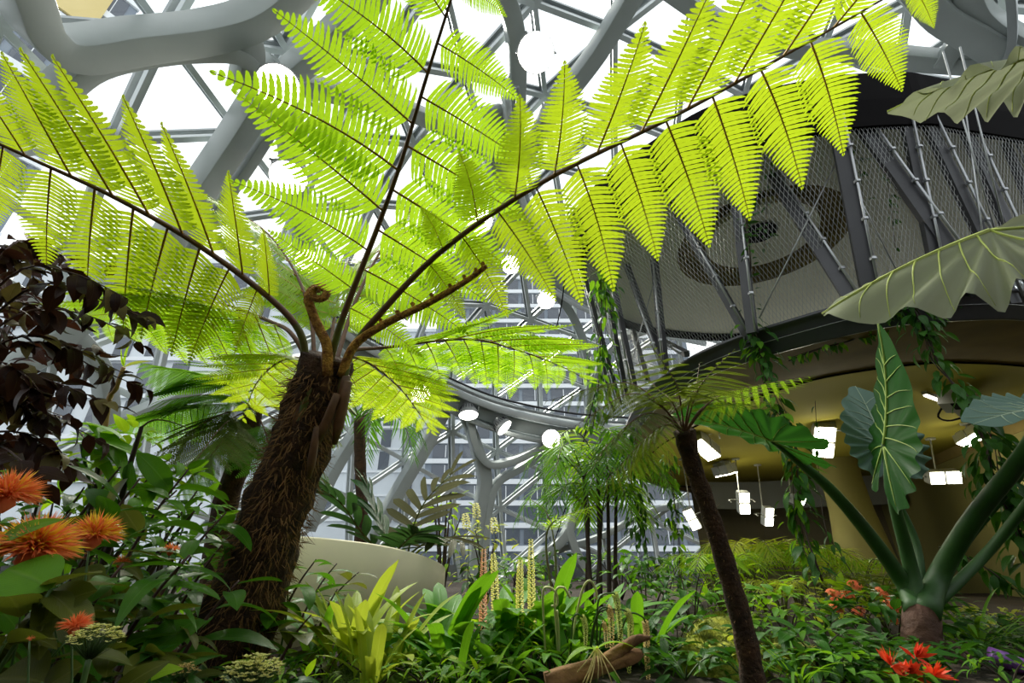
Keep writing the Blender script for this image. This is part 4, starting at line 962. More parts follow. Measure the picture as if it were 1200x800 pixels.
# ------------------------------------------------------------------ flowers on the left
PET = leafmat('orange_petal', (.95, .20, .09), (1, .34, .13), (1, .4, .1), .3, .5)
PETY = leafmat('yellow_petal', (1, .62, .04), (1, .78, .08), (.95, .6, .08), .3, .5)
PETR = leafmat('red_petal', (.75, .04, .02), (.90, .10, .03), (.9, .12, .03), .3, .45)
PETC = leafmat('coral_petal', (.85, .17, .07), (.95, .30, .12), (.95, .3, .1), .3, .5)
CREAMF = leafmat('cream_floret', (.62, .60, .18), (.86, .80, .36), (.8, .8, .3), .3, .5)
def pompon(px, py, k, rpx, n, label, ymix=.4, group=None):
    c = P(px, py, k); R = rpx/FPX*k; g = V((c.x+.03, c.y+.05, 0)); r = node('pompon_flower', g, 0, label, 'flower', group); cl = c-g
    b = MB()
    for i in range(int(n*2.6)):
        u = rnd(-.35, 1); a = rnd(0, 2*PI); q = math.sqrt(1-u*u) if abs(u) < 1 else 0; d = V((q*math.cos(a), q*math.sin(a), u*.75+.1)).normalized()
        L = R*rnd(.75, 1.08); s = d.orthogonal().normalized(); s = (M.Rotation(rnd(0, 3), 3, d) @ s); wv = s*R*rnd(.02, .038); p0 = cl+d*R*.15; p1 = cl+d*L*.6+V((0, 0, R*.04)); p2 = cl+d*L+rv(R*.07)-V((0, 0, R*.05))
        mi = 1 if (u > -.1 and random.random() < ymix) else 0
        b.add([p0+wv*.6, p0-wv*.6, p1+wv, p1-wv, p2], [(0, 1, 3, 2), (2, 3, 4)], mi)
    ob('petals', b.mesh('petals', [PET, PETY], False), r, kind='stuff')
    b = MB(); b.lathe([(R*.08, -R*.5), (R*.3, -R*.25), (R*.2, .1*R), (0, .12*R)], 10, mat=M.Translation(cl)); ob('calyx', b.mesh('calyx', PETC), r)
    stem(r, [V((0, 0, 0)), cl*.5+V((.02, 0, 0)), cl-V((0, 0, R*.45))], .0022*k, .002*k, STEMG)
pompon(8, 582, 1.25, 36, 240, 'fully orange pompon flower with its leaf collar at the edge of the bed', .15)
pompon(40, 645, 1.15, 48, 300, 'largest orange and yellow pompon flower above a rounded green leaf', .45)
pompon(110, 628, 1.45, 31, 220, 'orange and yellow pompon flower beside the bare dark stem', .55)
pompon(88, 734, .98, 19, 120, 'small thin-petalled orange flower above the cream blossom cluster', .0)
pompon(200, 645, 2.0, 11, 70, 'orange-red bud left of the shaggy trunk', .1)
pompon(338, 648, 2.3, 13, 70, 'orange-red bud right of the shaggy trunk', .4)
pompon(142, 660, 1.7, 12, 60, 'small orange bud among the ginger leaves', .1)
pompon(36, 748, .9, 5, 30, 'tiny red bud low among the broad leaves', .0)
r = node('rounded_leaf_plant', G(15, 1.2), 0, 'plant with big rounded green leaves under the orange pompon flowers', 'plant')
V_ROUND = variants('leaf', L_MID, W=.75, prof='ellip', bend=.5, fold=.12, nseg=10); V_ROUNDO = variants('leaf', L_OLIVE, W=.62, prof='ellip', bend=.5, fold=.12, nseg=10)
for (x0, y0, x1, y1, k, wf, vs) in [(60, 690, 5, 650, 1.05, 1.3, V_ROUND), (-5, 640, 45, 590, 1.1, .8, V_MID), (10, 745, 82, 668, 1.05, 1.0, V_ROUNDO), (50, 800, -20, 780, .95, 1.5, V_ROUNDO), (30, 830, 70, 772, .95, 1.3, V_ROUNDO), (120, 830, 165, 765, 1.05, .8, V_OLI), (160, 800, 200, 765, 1.15, 1.2, V_BRI), (-20, 700, 40, 730, 1.2, 1, V_GLOSS), (60, 760, 20, 720, 1.2, 1, V_GLOSS), (70, 790, 75, 740, 1.25, .9, V_DEEP)]:
    c = P(x0, y0, k)-r.location; d = P(x1, y1, k)-r.location-c; L = d.length; ob('leaf', vs[1], r, frame(c, d, V((0, -.7, .75))+rv(.15), L*wf, L, L))
    stem(r, [V((0, 0, .0)), c*.5+V((0, 0, .0)), c], .006, .004, STEMG, 'leaf_stalk', 6, 5)
def cluster(px, py, k, rpx, n, label, m=CREAMF):
    c = P(px, py, k); R = rpx/FPX*k; g = V((c.x, c.y+.03, 0)); r = node('blossom_cluster', g, 0, label, 'flower'); cl = c-g; b = MB(); b2 = MB()
    for i in range(n):
        a = rnd(0, 2*PI); q = math.sqrt(random.random()); p0 = cl+V((q*R*math.cos(a), q*R*math.sin(a)*.9, R*.45*(1-q*q)+rnd(-.1, .25)*R)); s = R*rnd(.11, .17)
        for kx in range(4):
            an = a+kx*PI/2; e = V((math.cos(an), math.sin(an), .35)); e2 = V((-math.sin(an), math.cos(an), 0))
            b.add([p0, p0+e*s*.6+e2*s*.45, p0+e*s*1.1, p0+e*s*.6-e2*s*.45], [(0, 1, 2, 3)])
        b2.tube([cl-V((0, 0, R*.7)), p0], R*.012, 3)
    ob('florets', b.mesh('florets', m), r, kind='stuff'); ob('floret_stalks', b2.mesh('floret_stalks', STEMG), r, kind='stuff')
    stem(r, [V((0, 0, 0)), cl*.6, cl-V((0, 0, R*.6))], .006, .005, STEMG)
cluster(111, 752, .92, 27, 150, 'cream-yellow blossom cluster on a green stalk below the small orange flower')
cluster(296, 792, 1.35, 32, 150, 'cream blossom cluster at the foot of the shaggy trunk')
cluster(217, 788, 1.2, 15, 90, 'small buff blossom cluster left of the trunk foot', leafmat('buff_floret', (.5, .34, .12), (.7, .5, .2), None, .2, .6))

# ================================================================== centre bed: orchids, spikes, log
for (px, y, n, tp, vs, sp, lab) in [(425, 2.55, 22, 650, V_STRY, .45, 'clump of broad yellow-green strap leaves in front of the cream wall'), (468, 2.5, 16, 668, V_STRY, .8, 'spreading clump of pale yellow strap leaves before the cream wall end'),
                                    (525, 2.65, 24, 645, V_STRW, .45, 'clump of upright dark green strap leaves right of the cream wall'), (556, 2.7, 20, 668, V_STR, .6, 'clump of arching green strap leaves below the orange flower spike'),
                                    (592, 2.9, 20, 640, V_STRW, .5, 'clump of wide green strap leaves between the flower spikes'), (640, 3.0, 20, 632, V_STRW, .55, 'tall clump of wide green leaves behind the tall yellow spike'),
                                    (690, 3.1, 20, 645, V_STRW, .6, 'clump of wide green leaves above the driftwood log'), (738, 2.9, 20, 668, V_STRW, .75, 'clump of broad arching leaves right of the driftwood log'), (612, 2.6, 18, 700, V_STR, .7, 'low clump of narrow green leaves in front of the tall spikes'), (497, 2.45, 16, 712, V_STR, .6, 'low clump of narrow leaves at the corner of the cream wall'),
                                    (388, 2.6, 18, 680, V_STR, .5, 'clump of slim leaves at the near foot of the cream wall'), (452, 2.25, 14, 690, V_STRY, .5, 'front clump of yellow-green strap leaves left of the dark strap clump'), (540, 2.3, 18, 690, V_STR, .5, 'front clump of slim dark leaves below the orange spike'), (588, 2.35, 16, 705, V_STRW, .6, 'front clump of wide leaves below the yellow spikes'), (668, 2.6, 16, 690, V_STRW, .7, 'clump of wide leaves just behind the driftwood log')]:
    L = zrow(tp, y)/.90; clump(G(px, y), n, L, vs, lab, spread=sp, rad=.10)
for (px, y, tp, rad, n, ll, vs, lab) in [(604, 2.35, 758, .16, 26, .09, V_BRI, 'bright small-leaved plant in front of the strap leaves'), (640, 2.45, 755, .16, 26, .09, V_MID, 'mid-green small plant left of the driftwood log'), (545, 2.2, 785, .14, 20, .07, V_MID, 'mid-green small plant below the dark strap clump'),
                                         (575, 2.75, 722, .18, 30, .11, V_BRI, 'bright leafy plant below the orange spike'), (665, 2.9, 715, .22, 40, .12, V_MID, 'leafy plant behind the driftwood log'), (780, 3.0, 720, .3, 60, .12, V_DEEP, 'deep green shrub left of the slim fern trunk'), (800, 3.6, 660, .35, 70, .13, V_DEEP, 'deep green tall shrub behind the slim fern trunk'),
                                         (750, 3.8, 650, .35, 70, .13, V_GLOSS, 'glossy dark shrub below the hanging vines'), (730, 2.7, 745, .25, 50, .10, V_DEEP, 'deep green low shrub right of the log'), (455, 2.2, 790, .22, 60, .045, V_BRIN, 'low mossy plant at the foot of the yellow strap leaves'), (515, 2.15, 792, .2, 60, .045, V_BRIN, 'low feathery plant beside the wall corner'),
                                         (400, 2.4, 770, .22, 60, .06, V_MIDN, 'low narrow-leaved plant right of the trunk foot')]:
    bush(G(px, y), rad, max(.12, zrow(tp, y)), n, ll, vs, lab, 'plant' if rad < .3 else 'shrub')
# flower spikes
SPK_O = mat('orange_floret', (.72, .26, .03), .6, var=.4, scale=30); SPK_Y = mat('yellow_floret', (.82, .76, .08), .6, var=.3, scale=30); SPK_P = mat('pale_catkin', (.80, .58, .2), .6, var=.3, scale=30); SPK_G = mat('green_catkin', (.66, .72, .14), .6, var=.3, scale=30)
def spike(pts, k, rpx, m, label, frm=.35, group=None, sm=STEMG, hang=False):
    w_ = [P(x, y, k) for (x, y) in pts]; g = V((w_[0].x, w_[0].y, 0)); r = node('flower_spike', g, 0, label, 'flower', group)
    p = catmull([V((0, 0, 0))]+[q-g for q in w_], 30) if not hang else catmull([V((0, 0, 0))]+[q-g for q in w_], 40)
    n = len(p)-1; b = MB(); b.tube(p, [.005*(1-.5*i/n) for i in range(n+1)], 5); ob('stalk', b.mesh('stalk', sm), r)
    b = MB(); R = rpx/FPX*k; i0 = int(frm*n)
    L = sum((p[i+1]-p[i]).length for i in range(i0, n)); cnt = int(L/(R*.55))
    for j in range(cnt):
        f = i0+(n-i0)*j/cnt; i = min(n-1, int(f)); c = p[i].lerp(p[i+1], f-i); t = (p[i+1]-p[i]).normalized(); a0 = t.orthogonal().normalized(); s = R*(1-.45*(j/cnt)**3)
        for q in range(6):
            a = 2*PI*q/6+j*.5; d = (M.Rotation(a, 3, t) @ a0); e = t.cross(d); p0 = c+d*s*.35
            b.add([p0, p0+d*s*.5+e*s*.35+t*s*.15, p0+d*s*.75+t*s*.1, p0+d*s*.5-e*s*.35+t*s*.15, p0+d*s*.45-t*s*.3], [(0, 1, 2), (0, 2, 3), (1, 4, 2), (2, 4, 3)])
    ob('florets', b.mesh('florets', m, False), r, kind='stuff'); return r
spike([(566, 790), (566, 712), (567, 642)], 2.3, 5, SPK_O, 'upright orange flower spike in front of the strap leaves', .5)
spike([(581, 760), (580, 690), (578, 648)], 2.4, 5, SPK_Y, 'short yellow flower spike behind the orange spike', .55)
spike([(610, 770), (609, 700), (610, 655)], 2.35, 5, SPK_Y, 'yellow flower spike with a pale open tip', .5)
spike([(624, 770), (623, 705), (622, 630)], 2.4, 5, SPK_Y, 'tallest yellow flower spike in the bed', .5)
for i, (pts, rp, m, lab) in enumerate([
        ([(700, 770), (701, 705), (716, 695), (722, 700), (726, 730), (728, 765)], 4.0, SPK_G, 'drooping green catkin over the driftwood log'),
        ([(690, 770), (700, 720), (725, 714), (737, 720), (739, 745), (737, 790)], 4.0, SPK_G, 'long drooping green catkin reaching below the log'),
        ([(720, 770), (735, 722), (752, 722), (757, 735), (758, 765), (760, 800)], 4.0, SPK_P, 'long buff catkin hanging right of the log'),
        ([(690, 780), (700, 720), (712, 712), (716, 725), (717, 765)], 4.2, SPK_P, 'thick buff catkin hanging beside the green catkins'),
        ([(668, 780), (672, 725), (682, 722), (686, 735), (686, 760)], 3.4, SPK_G, 'short green catkin left of the buff catkins'),
        ([(700, 790), (704, 735), (709, 735), (711, 760)], 3.2, SPK_P, 'short buff catkin close above the log')]):
    spike(pts, 2.05, rp, m, lab, .62, hang=True)
TL = ['pale flower stalk curling in a full loop above the bed', 'pale flower stalk with a short hooked tip beside the loop', 'pale flower stalk arching highest beside the green catkins', 'short straight pale flower stalk under the loop']
for i, pts in enumerate([[(640, 780), (636, 700), (642, 688), (652, 695), (653, 708), (646, 710)], [(655, 780), (650, 700), (660, 688), (668, 700)], [(665, 780), (680, 700), (690, 680), (698, 690), (699, 702)], [(655, 780), (655, 745), (653, 715)]]):
    g = P(*pts[0], 2.1); g.z = 0; b = MB(); b.tube([q-g for q in catmull([g]+[P(x, y, 2.1) for x, y in pts], 24)], .0055, 5)
    ob('pale_tendril', b.mesh('pale_tendril', mat('pale_tendril_%d' % i, (.55, .58, .25), .6)), mat=M.Translation(g), label=TL[i], cat='flower stalk', group='curling pale stalks in the centre bed')
# driftwood
WOODM = mat('driftwood', (.30, .15, .055), .85, var=.65, scale=7, bump=.9, bscale=18, dark=(.08, .035, .012))
a, c = P(640, 800, 1.78), P(752, 764, 1.86); lg = node('driftwood_log', V((a.x, a.y, 0)), 0, 'weathered brown driftwood log lying across the bed', 'log')
ax = (c-a); L = ax.length; ax.normalize(); u_ = ax.orthogonal().normalized(); v_ = ax.cross(u_)
b = MB(); vs = []; fs = []; NL = 22; NK = 16
for i in range(NL+1):
    t = i/NL; R = .042*(1-.35*t)*(1-max(0, (t-.85)/.15)**2*.55)
    for k in range(NK):
        an = 2*PI*k/NK; rr2 = R*(1+.35*noise.noise(V((math.cos(an)*1.6, math.sin(an)*1.6, t*2.5)))+.22*math.sin(an*5+t*4)*.6)
        vs.append(a-lg.location+ax*L*t+u_*math.cos(an)*rr2+v_*math.sin(an)*rr2*.8)
for i in range(NL):
    for k in range(NK): fs.append((i*NK+k, i*NK+(k+1) % NK, (i+1)*NK+(k+1) % NK, (i+1)*NK+k))
fs += [tuple(range(NK-1, -1, -1)), tuple(NL*NK+k for k in range(NK))]
b.add(vs, fs); ob('trunk', b.mesh('trunk', WOODM), lg)
b = MB(); q0 = a-lg.location+ax*L*.55; b.tube(catmull([q0, q0+ax*.15+V((0, -.02, .05)), q0+ax*.22+V((0, -.03, .045))], 6), [.03, .026, .022, .02, .016, .012, .006], 8); ob('snag', b.mesh('snag', WOODM), lg)
oc = a+ax*L*.52+V((0, -.02, .06)); r = node('small_orchid', oc, 0, 'small orchid with two bright leaves and pale roots gripping the log', 'plant')
for (d, LL, up) in [((-.75, -.2, .35), .16, (0, 0, 1)), ((.6, -.1, .6), .17, (-.5, 0, 1)), ((-.2, -.5, .6), .09, (0, .5, 1))]: ob('leaf', V_BRI[2], r, frame(V((0, 0, 0)), d, up, LL*.8, LL, LL))
for i in range(9):
    e = V((rnd(-.10, .10), rnd(-.05, -.02), rnd(-.13, -.06))); stem(r, [V((0, 0, .01)), e*.5+V((0, -.035, .01)), e], .0032, .0018, mat('pale_root_%d' % i, (.62, .48, .2), .7), 'root', 6, 5)
# green glazed pot edge and purple hose end
c = P(722, 826, 1.68); r = node('green_pot', c-V((0, 0, .2)), 0, 'glossy green rounded pot showing just below the log', 'pot')
b = MB(); b.lathe([(.02, 0), (.09, .02), (.13, .12), (.125, .19), (.10, .215), (.09, .20), (.10, .12), (0, .03)], 28, mat=M.Translation((0, 0, 0))); ob('body', b.mesh('body', mat('green_glaze', (.02, .22, .10), .2, var=.2, scale=6)), r)
b = MB(); b.lathe([(.102, .212), (.112, .218), (.108, .226), (.098, .222)], 28); ob('rim', b.mesh('rim', mat('pale_green_glaze', (.18, .45, .2), .25)), r)
a, c = P(1164, 770, 2.15), P(1235, 792, 2.05); r = node('purple_pipe', a, 0, 'purple plastic pipe lying beside the elephant-ear trunk', 'pipe')
PUR = mat('purple_plastic', (.20, .07, .32), .4, var=.1, scale=5)
b = MB(); b.tube([V((0, 0, 0)), (c-a)*.5, c-a], .035, 14); ob('tube', b.mesh('tube', PUR), r)
b = MB(); b.tube([-(c-a).normalized()*.012, (c-a).normalized()*.05], .041, 14); ob('collar', b.mesh('collar', PUR), r)

# ------------------------------------------------------------------ cycads behind the wall
def cycad_leaf(root, pts, n, ll, vs, rm, ang=55, droop=0, up=V((0, 0, 1)), wf=1.):
    return_ = None
    p = [q-root.location for q in catmull(pts, 16)]; b = MB(); b.tube(p, [.012*(1-.6*i/16) for i in range(17)], 6); fo = ob('frond', b.mesh('frond', rm), root)
    for i in range(n):
        f = i/(n-1); s = (.2+.8*f)*16; j = min(15, int(s)); c = p[j].lerp(p[j+1], s-j); t = (p[j+1]-p[j]).normalized(); side = t.cross(up).normalized(); nn = side.cross(t)
        for sd in (-1, 1):
            a = math.radians(ang*(1-.5*f)+rnd(-5, 5)); d = side*sd*math.sin(a)+t*math.cos(a)+nn*.15-V((0, 0, droop)); L = ll*(1-.35*abs(f-.4)*1.6)*rnd(.92, 1.08)
            ob('leaflet', random.choice(vs), fo, frame(c, d, nn+rv(.15), L*wf, L, L))
r = node('cycad', G(470, 5.2), 0, 'dark green cycad with broad blunt leaflets behind the cream wall', 'cycad')
for pts in [[(455, 655, 4.6), (425, 625, 4.5), (400, 590, 4.4), (375, 572, 4.3)], [(455, 655, 4.6), (450, 625, 4.7), (440, 600, 4.8), (432, 575, 4.9)], [(455, 655, 4.6), (470, 640, 4.4), (480, 630, 4.2), (488, 625, 4.1)]]:
    cycad_leaf(r, [P(*q) for q in pts], 8, .45, V_CYC, RACHG)
stem(r, [V((0, 0, 0)), (P(455, 660, 4.6)-r.location)], .08, .06, FIBRE, 'trunk', 4, 10)
r = node('cycad', G(482, 5.6), 0, 'brown-grey cycad with long narrow leaflets behind the cream wall', 'cycad')
for pts in [[(478, 650, 5.0), (485, 615, 5.0), (500, 585, 5.0), (528, 556, 5.0)], [(478, 650, 5.0), (500, 635, 4.9), (520, 630, 4.7), (540, 635, 4.5)]]:
    cycad_leaf(r, [P(*q) for q in pts], 8, .55, V_CYCB, RACHG, ang=70)
stem(r, [V((0, 0, 0)), (P(478, 655, 5.0)-r.location)], .07, .05, FIBRE, 'trunk', 4, 10)
clump(G(475, 5.0, .4), 9, .35, V_STRY, 'bright yellow bromeliad rosette behind the cream wall', spread=1.1, name='yellow_bromeliad')
bush(G(520, 6.6), .45, zrow(560, 6.0), 90, .13, V_BRI, 'light green shrub with pale tips beside the brown-grey cycad')
bush(G(570, 5.6), .35, zrow(610, 5.6), 70, .11, V_YEL, 'pale yellow-green shrub in front of the central steel column')
bush(G(600, 6.0), .4, zrow(650, 6.0), 60, .11, V_MID, 'mid-green shrub below the central glazing')
bush(G(566, 4.6), .32, zrow(655, 4.6), 60, .13, V_DEEP, 'deep green shrub just past the end of the cream wall')
for i, (px, py) in enumerate([(557, 588), (578, 605), (545, 600)]):
    spike([(px+4, 650), (px+2, py+20), (px, py)], 5.4, 5, CREAMF, 'pale yellow blossom spray above the light shrubs', .7, group='pale sprays before the central column')

# ------------------------------------------------------------------ clustering palm, centre right
r = node('clustering_palm', G(700, 6.2), 0, 'clustering palm with several thin dark stems and feathery green fronds', 'palm')
for i, (bx, tx, ty) in enumerate([(690, 684, 560), (700, 700, 540), (710, 712, 560), (716, 722, 575), (696, 705, 600), (684, 690, 600)]):
    y = 6.0+.12*i; tp = PY(tx, ty, y)-r.location; p0 = G(bx, y)-r.location
    stem(r, [p0, (p0+tp)/2, tp], .03, .02, STEMB, 'stem', 8, 7)
    for j in range(6):
        a = 2*PI*j/6+i*.7; e = V((math.cos(a), math.sin(a), 0)); L = rnd(.7, 1.0)
        palm_frond(r, [tp, tp+e*L*.35+V((0, 0, .3)), tp+e*L*.75+V((0, 0, .28)), tp+e*L*1.05-V((0, 0, .1))], 16, .42, random.choice([PLM, PLM, PLMID, PLB]), RACHG, r=.01, ang=55)
r = node('arching_palm_frond_plant', G(650, 4.8), 0, 'young palm with one yellow-green arching frond before the glazing', 'palm')
palm_frond(r, [V((0, 0, 0)), PY(640, 640, 4.8)-r.location, PY(650, 610, 4.7)-r.location, PY(690, 595, 4.6)-r.location], 20, .22, PLB, RACHG, r=.014, ang=60, start=.5)
palm_frond(r, [V((0, 0, 0)), PY(650, 640, 4.8)-r.location, PY(640, 600, 4.9)-r.location, PY(622, 585, 5.0)-r.location], 16, .22, PLMID, RACHG, r=.012, ang=60, start=.5)
# palms lit under the platform
for i, (px, y, tp, ms, lab) in enumerate([(885, 5.2, 635, PLY, 'pale yellow fan of palm fronds lit under the platform'), (838, 4.6, 650, PLB, 'bright green small palm left of the slim fern trunk'), (925, 5.0, 640, PLB, 'bright small palm below the leafy hanging vine'), (955, 5.6, 645, PLY, 'yellow-green small palm in front of the olive column'), (905, 4.3, 680, PLY, 'low yellow-green palm behind the slim fern trunk'), (870, 6.2, 640, PLMID, 'mid-green palm at the back under the platform'), (1000, 5.4, 655, PLB, 'bright palm between the column and the elephant ear')]):
    r = node('small_palm', G(px, y), rnd(0, 6), lab, 'palm'); H = zrow(tp, y)
    for j in range(9):
        a = 2*PI*j/9; e = V((math.cos(a), math.sin(a), 0)); L = H*rnd(.7, 1.0)
        palm_frond(r, [V((0, 0, 0)), e*L*.2+V((0, 0, H*.6)), e*L*.6+V((0, 0, H*1.0)), e*L*1.0+V((0, 0, H*.8))], 15, H*.42, ms, RACHG, r=.008, ang=60, start=.35)
# ground fern in front of the column
for (px, y, tp, ms, lab) in [(1015, 4.0, 668, SPO, 'olive fern with arching fronds left of the elephant-ear trunk'), (985, 4.4, 672, SPY, 'yellow-green fern behind the coral-flowered shrub'), (860, 3.9, 715, SPG, 'small green fern beside the slim fern trunk')]:
    r = node('ground_fern', G(px, y), 0, lab, 'fern'); H = zrow(tp, y); L_ = r.location
    for j in range(11):
        a = 2*PI*j/11+rnd(-.2, .2); e = V((math.cos(a), math.sin(a), 0)); L = H*rnd(.8, 1.2)
        frond(r, [L_, L_+e*L*.3+V((0, 0, H*.7)), L_+e*L*.7+V((0, 0, H*.95)), L_+e*L*1.1+V((0, 0, H*.6))], 11, H*.30, .006, (ms, ms), RACHG, start=.25, ang=65, nseg=14)

# ================================================================== elephant ear (right)
EAR = leafmat('elephant_ear_leaf', (.012, .065, .012), (.026, .10, .015), (.06, .25, .02), .30, .38)
EARB = leafmat('elephant_ear_sheen', (.085, .15, .12), (.12, .19, .15), (.1, .2, .1), .15, .5)  # greyish blue reflection on the upper leaf face, put into the colour
EARG = leafmat('elephant_ear_pale', (.27, .29, .21), (.36, .37, .28), (.42, .45, .27), .3, .6)
EARV = mat('pale_vein', (.38, .50, .12), .5); EARVB = mat('grey_vein', (.30, .38, .26), .5); EARVG = mat('yellow_vein', (.55, .62, .16), .5)
PETI = mat('green_petiole', (.028, .09, .014), .55, var=.3, scale=5)
OUTL = [(0, .76), (8, .70), (16, .62), (30, .50), (50, .41), (75, .36), (100, .345), (125, .37), (145, .41), (158, .40), (168, .28), (175, .13), (180, .06)]
def ol(a):
    a = abs(a)
    for i in range(len(OUTL)-1):
        if a <= OUTL[i+1][0]:
            t = (a-OUTL[i][0])/(OUTL[i+1][0]-OUTL[i][0]); return OUTL[i][1]*(1-t)+OUTL[i+1][1]*t
    return .06
def ear_meshes(m, vm, wave=.03, cup=.10, bend=.15, seed=0, wf=1.):
    def surf(a, r):
        R = ol(math.degrees(a))*(1+.025*math.sin(a*19+seed)); x = math.sin(a)*R*r*wf; y = math.cos(a)*R*r
        return V((x, y, cup*abs(x)*1.2-bend*y*abs(y)*1.3+wave*r*r*math.sin(a*17+seed*2)*(.4+abs(math.sin(a)))))
    b = MB(); NA = 120; NR = 8; vs = [surf(0, 0)]; fs = []
    for i in range(NA):
        a = -PI+2*PI*(i+.5)/NA
        for j in range(1, NR+1): vs.append(surf(a, j/NR))
    for i in range(NA):
        k = (i+1) % NA
        if i == NA-1: continue
        fs.append((0, 1+k*NR, 1+i*NR))
        for j in range(NR-1): fs.append((1+i*NR+j, 1+k*NR+j, 1+k*NR+j+1, 1+i*NR+j+1))
    b.add(vs, fs); lm = b.mesh('leaf', m)
    b = MB()
    def vein(pts, r0):
        for s in (-1, 1): b.tube([p+V((0, 0, .003*s)) for p in pts], [r0*(1-.75*i/(len(pts)-1)) for i in range(len(pts))], 4)
    vein([surf(0, t/10) for t in range(11)], .011)
    for s in (-1, 1):
        vein([surf(s*math.radians(150), t/8*.9) for t in range(9)], .008)
        for y0, a1 in ((.05, 78), (.12, 58), (.20, 42), (.30, 30), (.40, 20), (.5, 13)):
            e = surf(s*math.radians(a1), .96); st = surf(0, y0/.76); md = (st+e)/2+V((0, .03, 0)); md.z = (st.z+e.z)/2+.001
            pts = []
            for q in range(9):
                t = q/8; p = st*(1-t)**2+md*2*t*(1-t)+e*t*t; a = math.atan2(p.x/wf, p.y); rr = math.hypot(p.x/wf, p.y)/(ol(math.degrees(a))*(1+.025*math.sin(a*19+seed))); pts.append(surf(a, min(rr, .98)))
            vein(pts, .005)
        e0 = surf(s*math.radians(115), .95); vein([surf(s*math.radians(108+7*t/6), .95*t/6) for t in range(7)], .005)
    return lm, b.mesh('veins', vm)
def ear(root, at_, tip, up, m=EAR, vm=EARV, seed=0, k=1., wf=1., **kw):
    c = at_-root.location; d = tip-at_; S = d.length/.76*k; lm, vm_ = ear_meshes(m, vm, seed=seed, wf=wf, **kw)
    F = frame(c, d, up, S, S, S); lo = ob('leaf', lm, root, F); ob('veins', vm_, lo); return lo
EB = G(1083, 2.9); el = node('elephant_ear', EB, 0, 'tall elephant ear with huge arrow-shaped leaves on thick green stalks', 'plant')
stem(el, [V((0, 0, -.02)), PY(1084, 770, 2.9)-EB, PY(1080, 712, 2.9)-EB], .10, .082, mat('ringed_brown_trunk', (.10, .042, .022), .8, var=.5, scale=9, bump=.8), 'trunk', 6, 14)
def petiole(pts, r0, r1): return stem(el, [p-EB for p in pts], r0, r1, PETI, 'leaf_stalk', 20, 10)
kB = 2.65
petiole([PY(1074, 718, 2.88), P(1060, 685, kB), P(1020, 628, 2.6), P(975, 575, 2.5), P(935, 540, 2.4), P(905, 516, 2.3)], .056, .012)
petiole([PY(1078, 716, 2.95), P(1066, 660, kB), P(1048, 590, kB), P(1040, 540, 2.6), P(1036, 520, 2.58)], .045, .014)
petiole([PY(1086, 718, 2.85), P(1100, 675, kB), P(1140, 608, 2.5), P(1200, 532, 2.2), P(1265, 420, 1.8), P(1260, 320, 1.5), P(1178, 270, 1.25)], .060, .012)
petiole([PY(1080, 716, 3.0), P(1075, 640, 2.8), P(1045, 570, 2.9), P(1034, 522, 2.85)], .026, .010)
petiole([PY(1088, 716, 3.0), P(1130, 640, 2.9), P(1210, 540, 2.8), P(1235, 480, 2.7)], .022, .010)
ear(el, P(905, 516, 2.3), P(796, 474, 2.7), V((.18, .12, .95)), seed=1, wf=1.1, wave=.014)
ear(el, P(1036, 522, 2.58), P(1056, 383, 2.5), V((.93, -.46, .1)), seed=2, wf=.95, wave=.012)
ear(el, P(1034, 522, 2.85), P(1010, 448, 3.05), V((.05, -1, .45)), EARB, EARVB, seed=3, wf=1.25)
ear(el, P(1235, 478, 2.7), P(1138, 482, 2.6), V((.1, -.45, 1)), EARB, EARVB, seed=4)
ear(el, P(1160, 270, 1.22), P(958, 343, 1.40), V((.15, -.62, .55)), EARG, EARVG, seed=5, wf=1.1, wave=.055, cup=-.4, k=1.05)
petiole([PY(1088, 716, 3.0), P(1180, 620, 2.7), P(1330, 400, 2.0), P(1330, 150, 1.6), P(1225, 62, 1.45)], .03, .012)
ear(el, P(1225, 62, 1.45), P(1036, 112, 1.65), V((.1, -.30, .9)), EARG, EARVG, seed=6, wf=.85, wave=.05, cup=-.4)

# ------------------------------------------------------------------ vines
def vine(pts, n, ll, spread, vs, label, strands=3, name='hanging_vine', dn=.6, sm=STEMB, dens=None, rsm=.006):
    """pts in world space"""
    g = V(pts[-1]); r = node(name, g, 0, label, 'vine'); paths = []
    for k in range(strands):
        o = rv(spread*.5) if k else V((0, 0, 0)); o.z = 0
        p = catmull([V(q)-g+o*(.3+.7*random.random())+rv(spread*.15) for q in pts], 30); paths.append(p)
        b = MB(); b.tube(p, rsm*(1 if k == 0 else .5), 4); ob('stem', b.mesh('stem', sm), r)
    for i in range(n):
        p = random.choice(paths); f = random.random()
        if dens: 
            while random.random() > lerp_list(dens, f): f = random.random()
        s = f*30; j = min(29, int(s)); c = p[j].lerp(p[j+1], s-j); az = rnd(0, 2*PI); e = V((math.cos(az), math.sin(az), 0)); w_ = spread*random.random()**1.2*(lerp_list(dens, f) if dens else 1)
        c = c+e*w_; d = e*.8-V((0, 0, dn+rnd(-.4, .5))); L = ll*rnd(.6, 1.2)
        ob('leaf', random.choice(vs), r, frame(c, d, e*.6+V((0, 0, .8))+rv(.3), L, L, L))
    return r
def vert(px, py, zt, zb, n=6, sway=.05, z0=None):
    q = PZ(px, py, z0 or Z1+.2); out = []
    for i in range(n): t = i/(n-1); out.append(V((q.x-.08+rnd(-sway, sway), q.y-.10+rnd(-sway, sway), zt*(1-t)+zb*t)))
    return out
vine(vert(892, 397, Z1+.35, .35, 7), 260, .135, .13, V_VINE+V_VINEB[:1], 'leafy vine hanging from the platform rim past the slim fern', dens=[1, 1, .7, .6, .8, .9, .8, .5], strands=4)
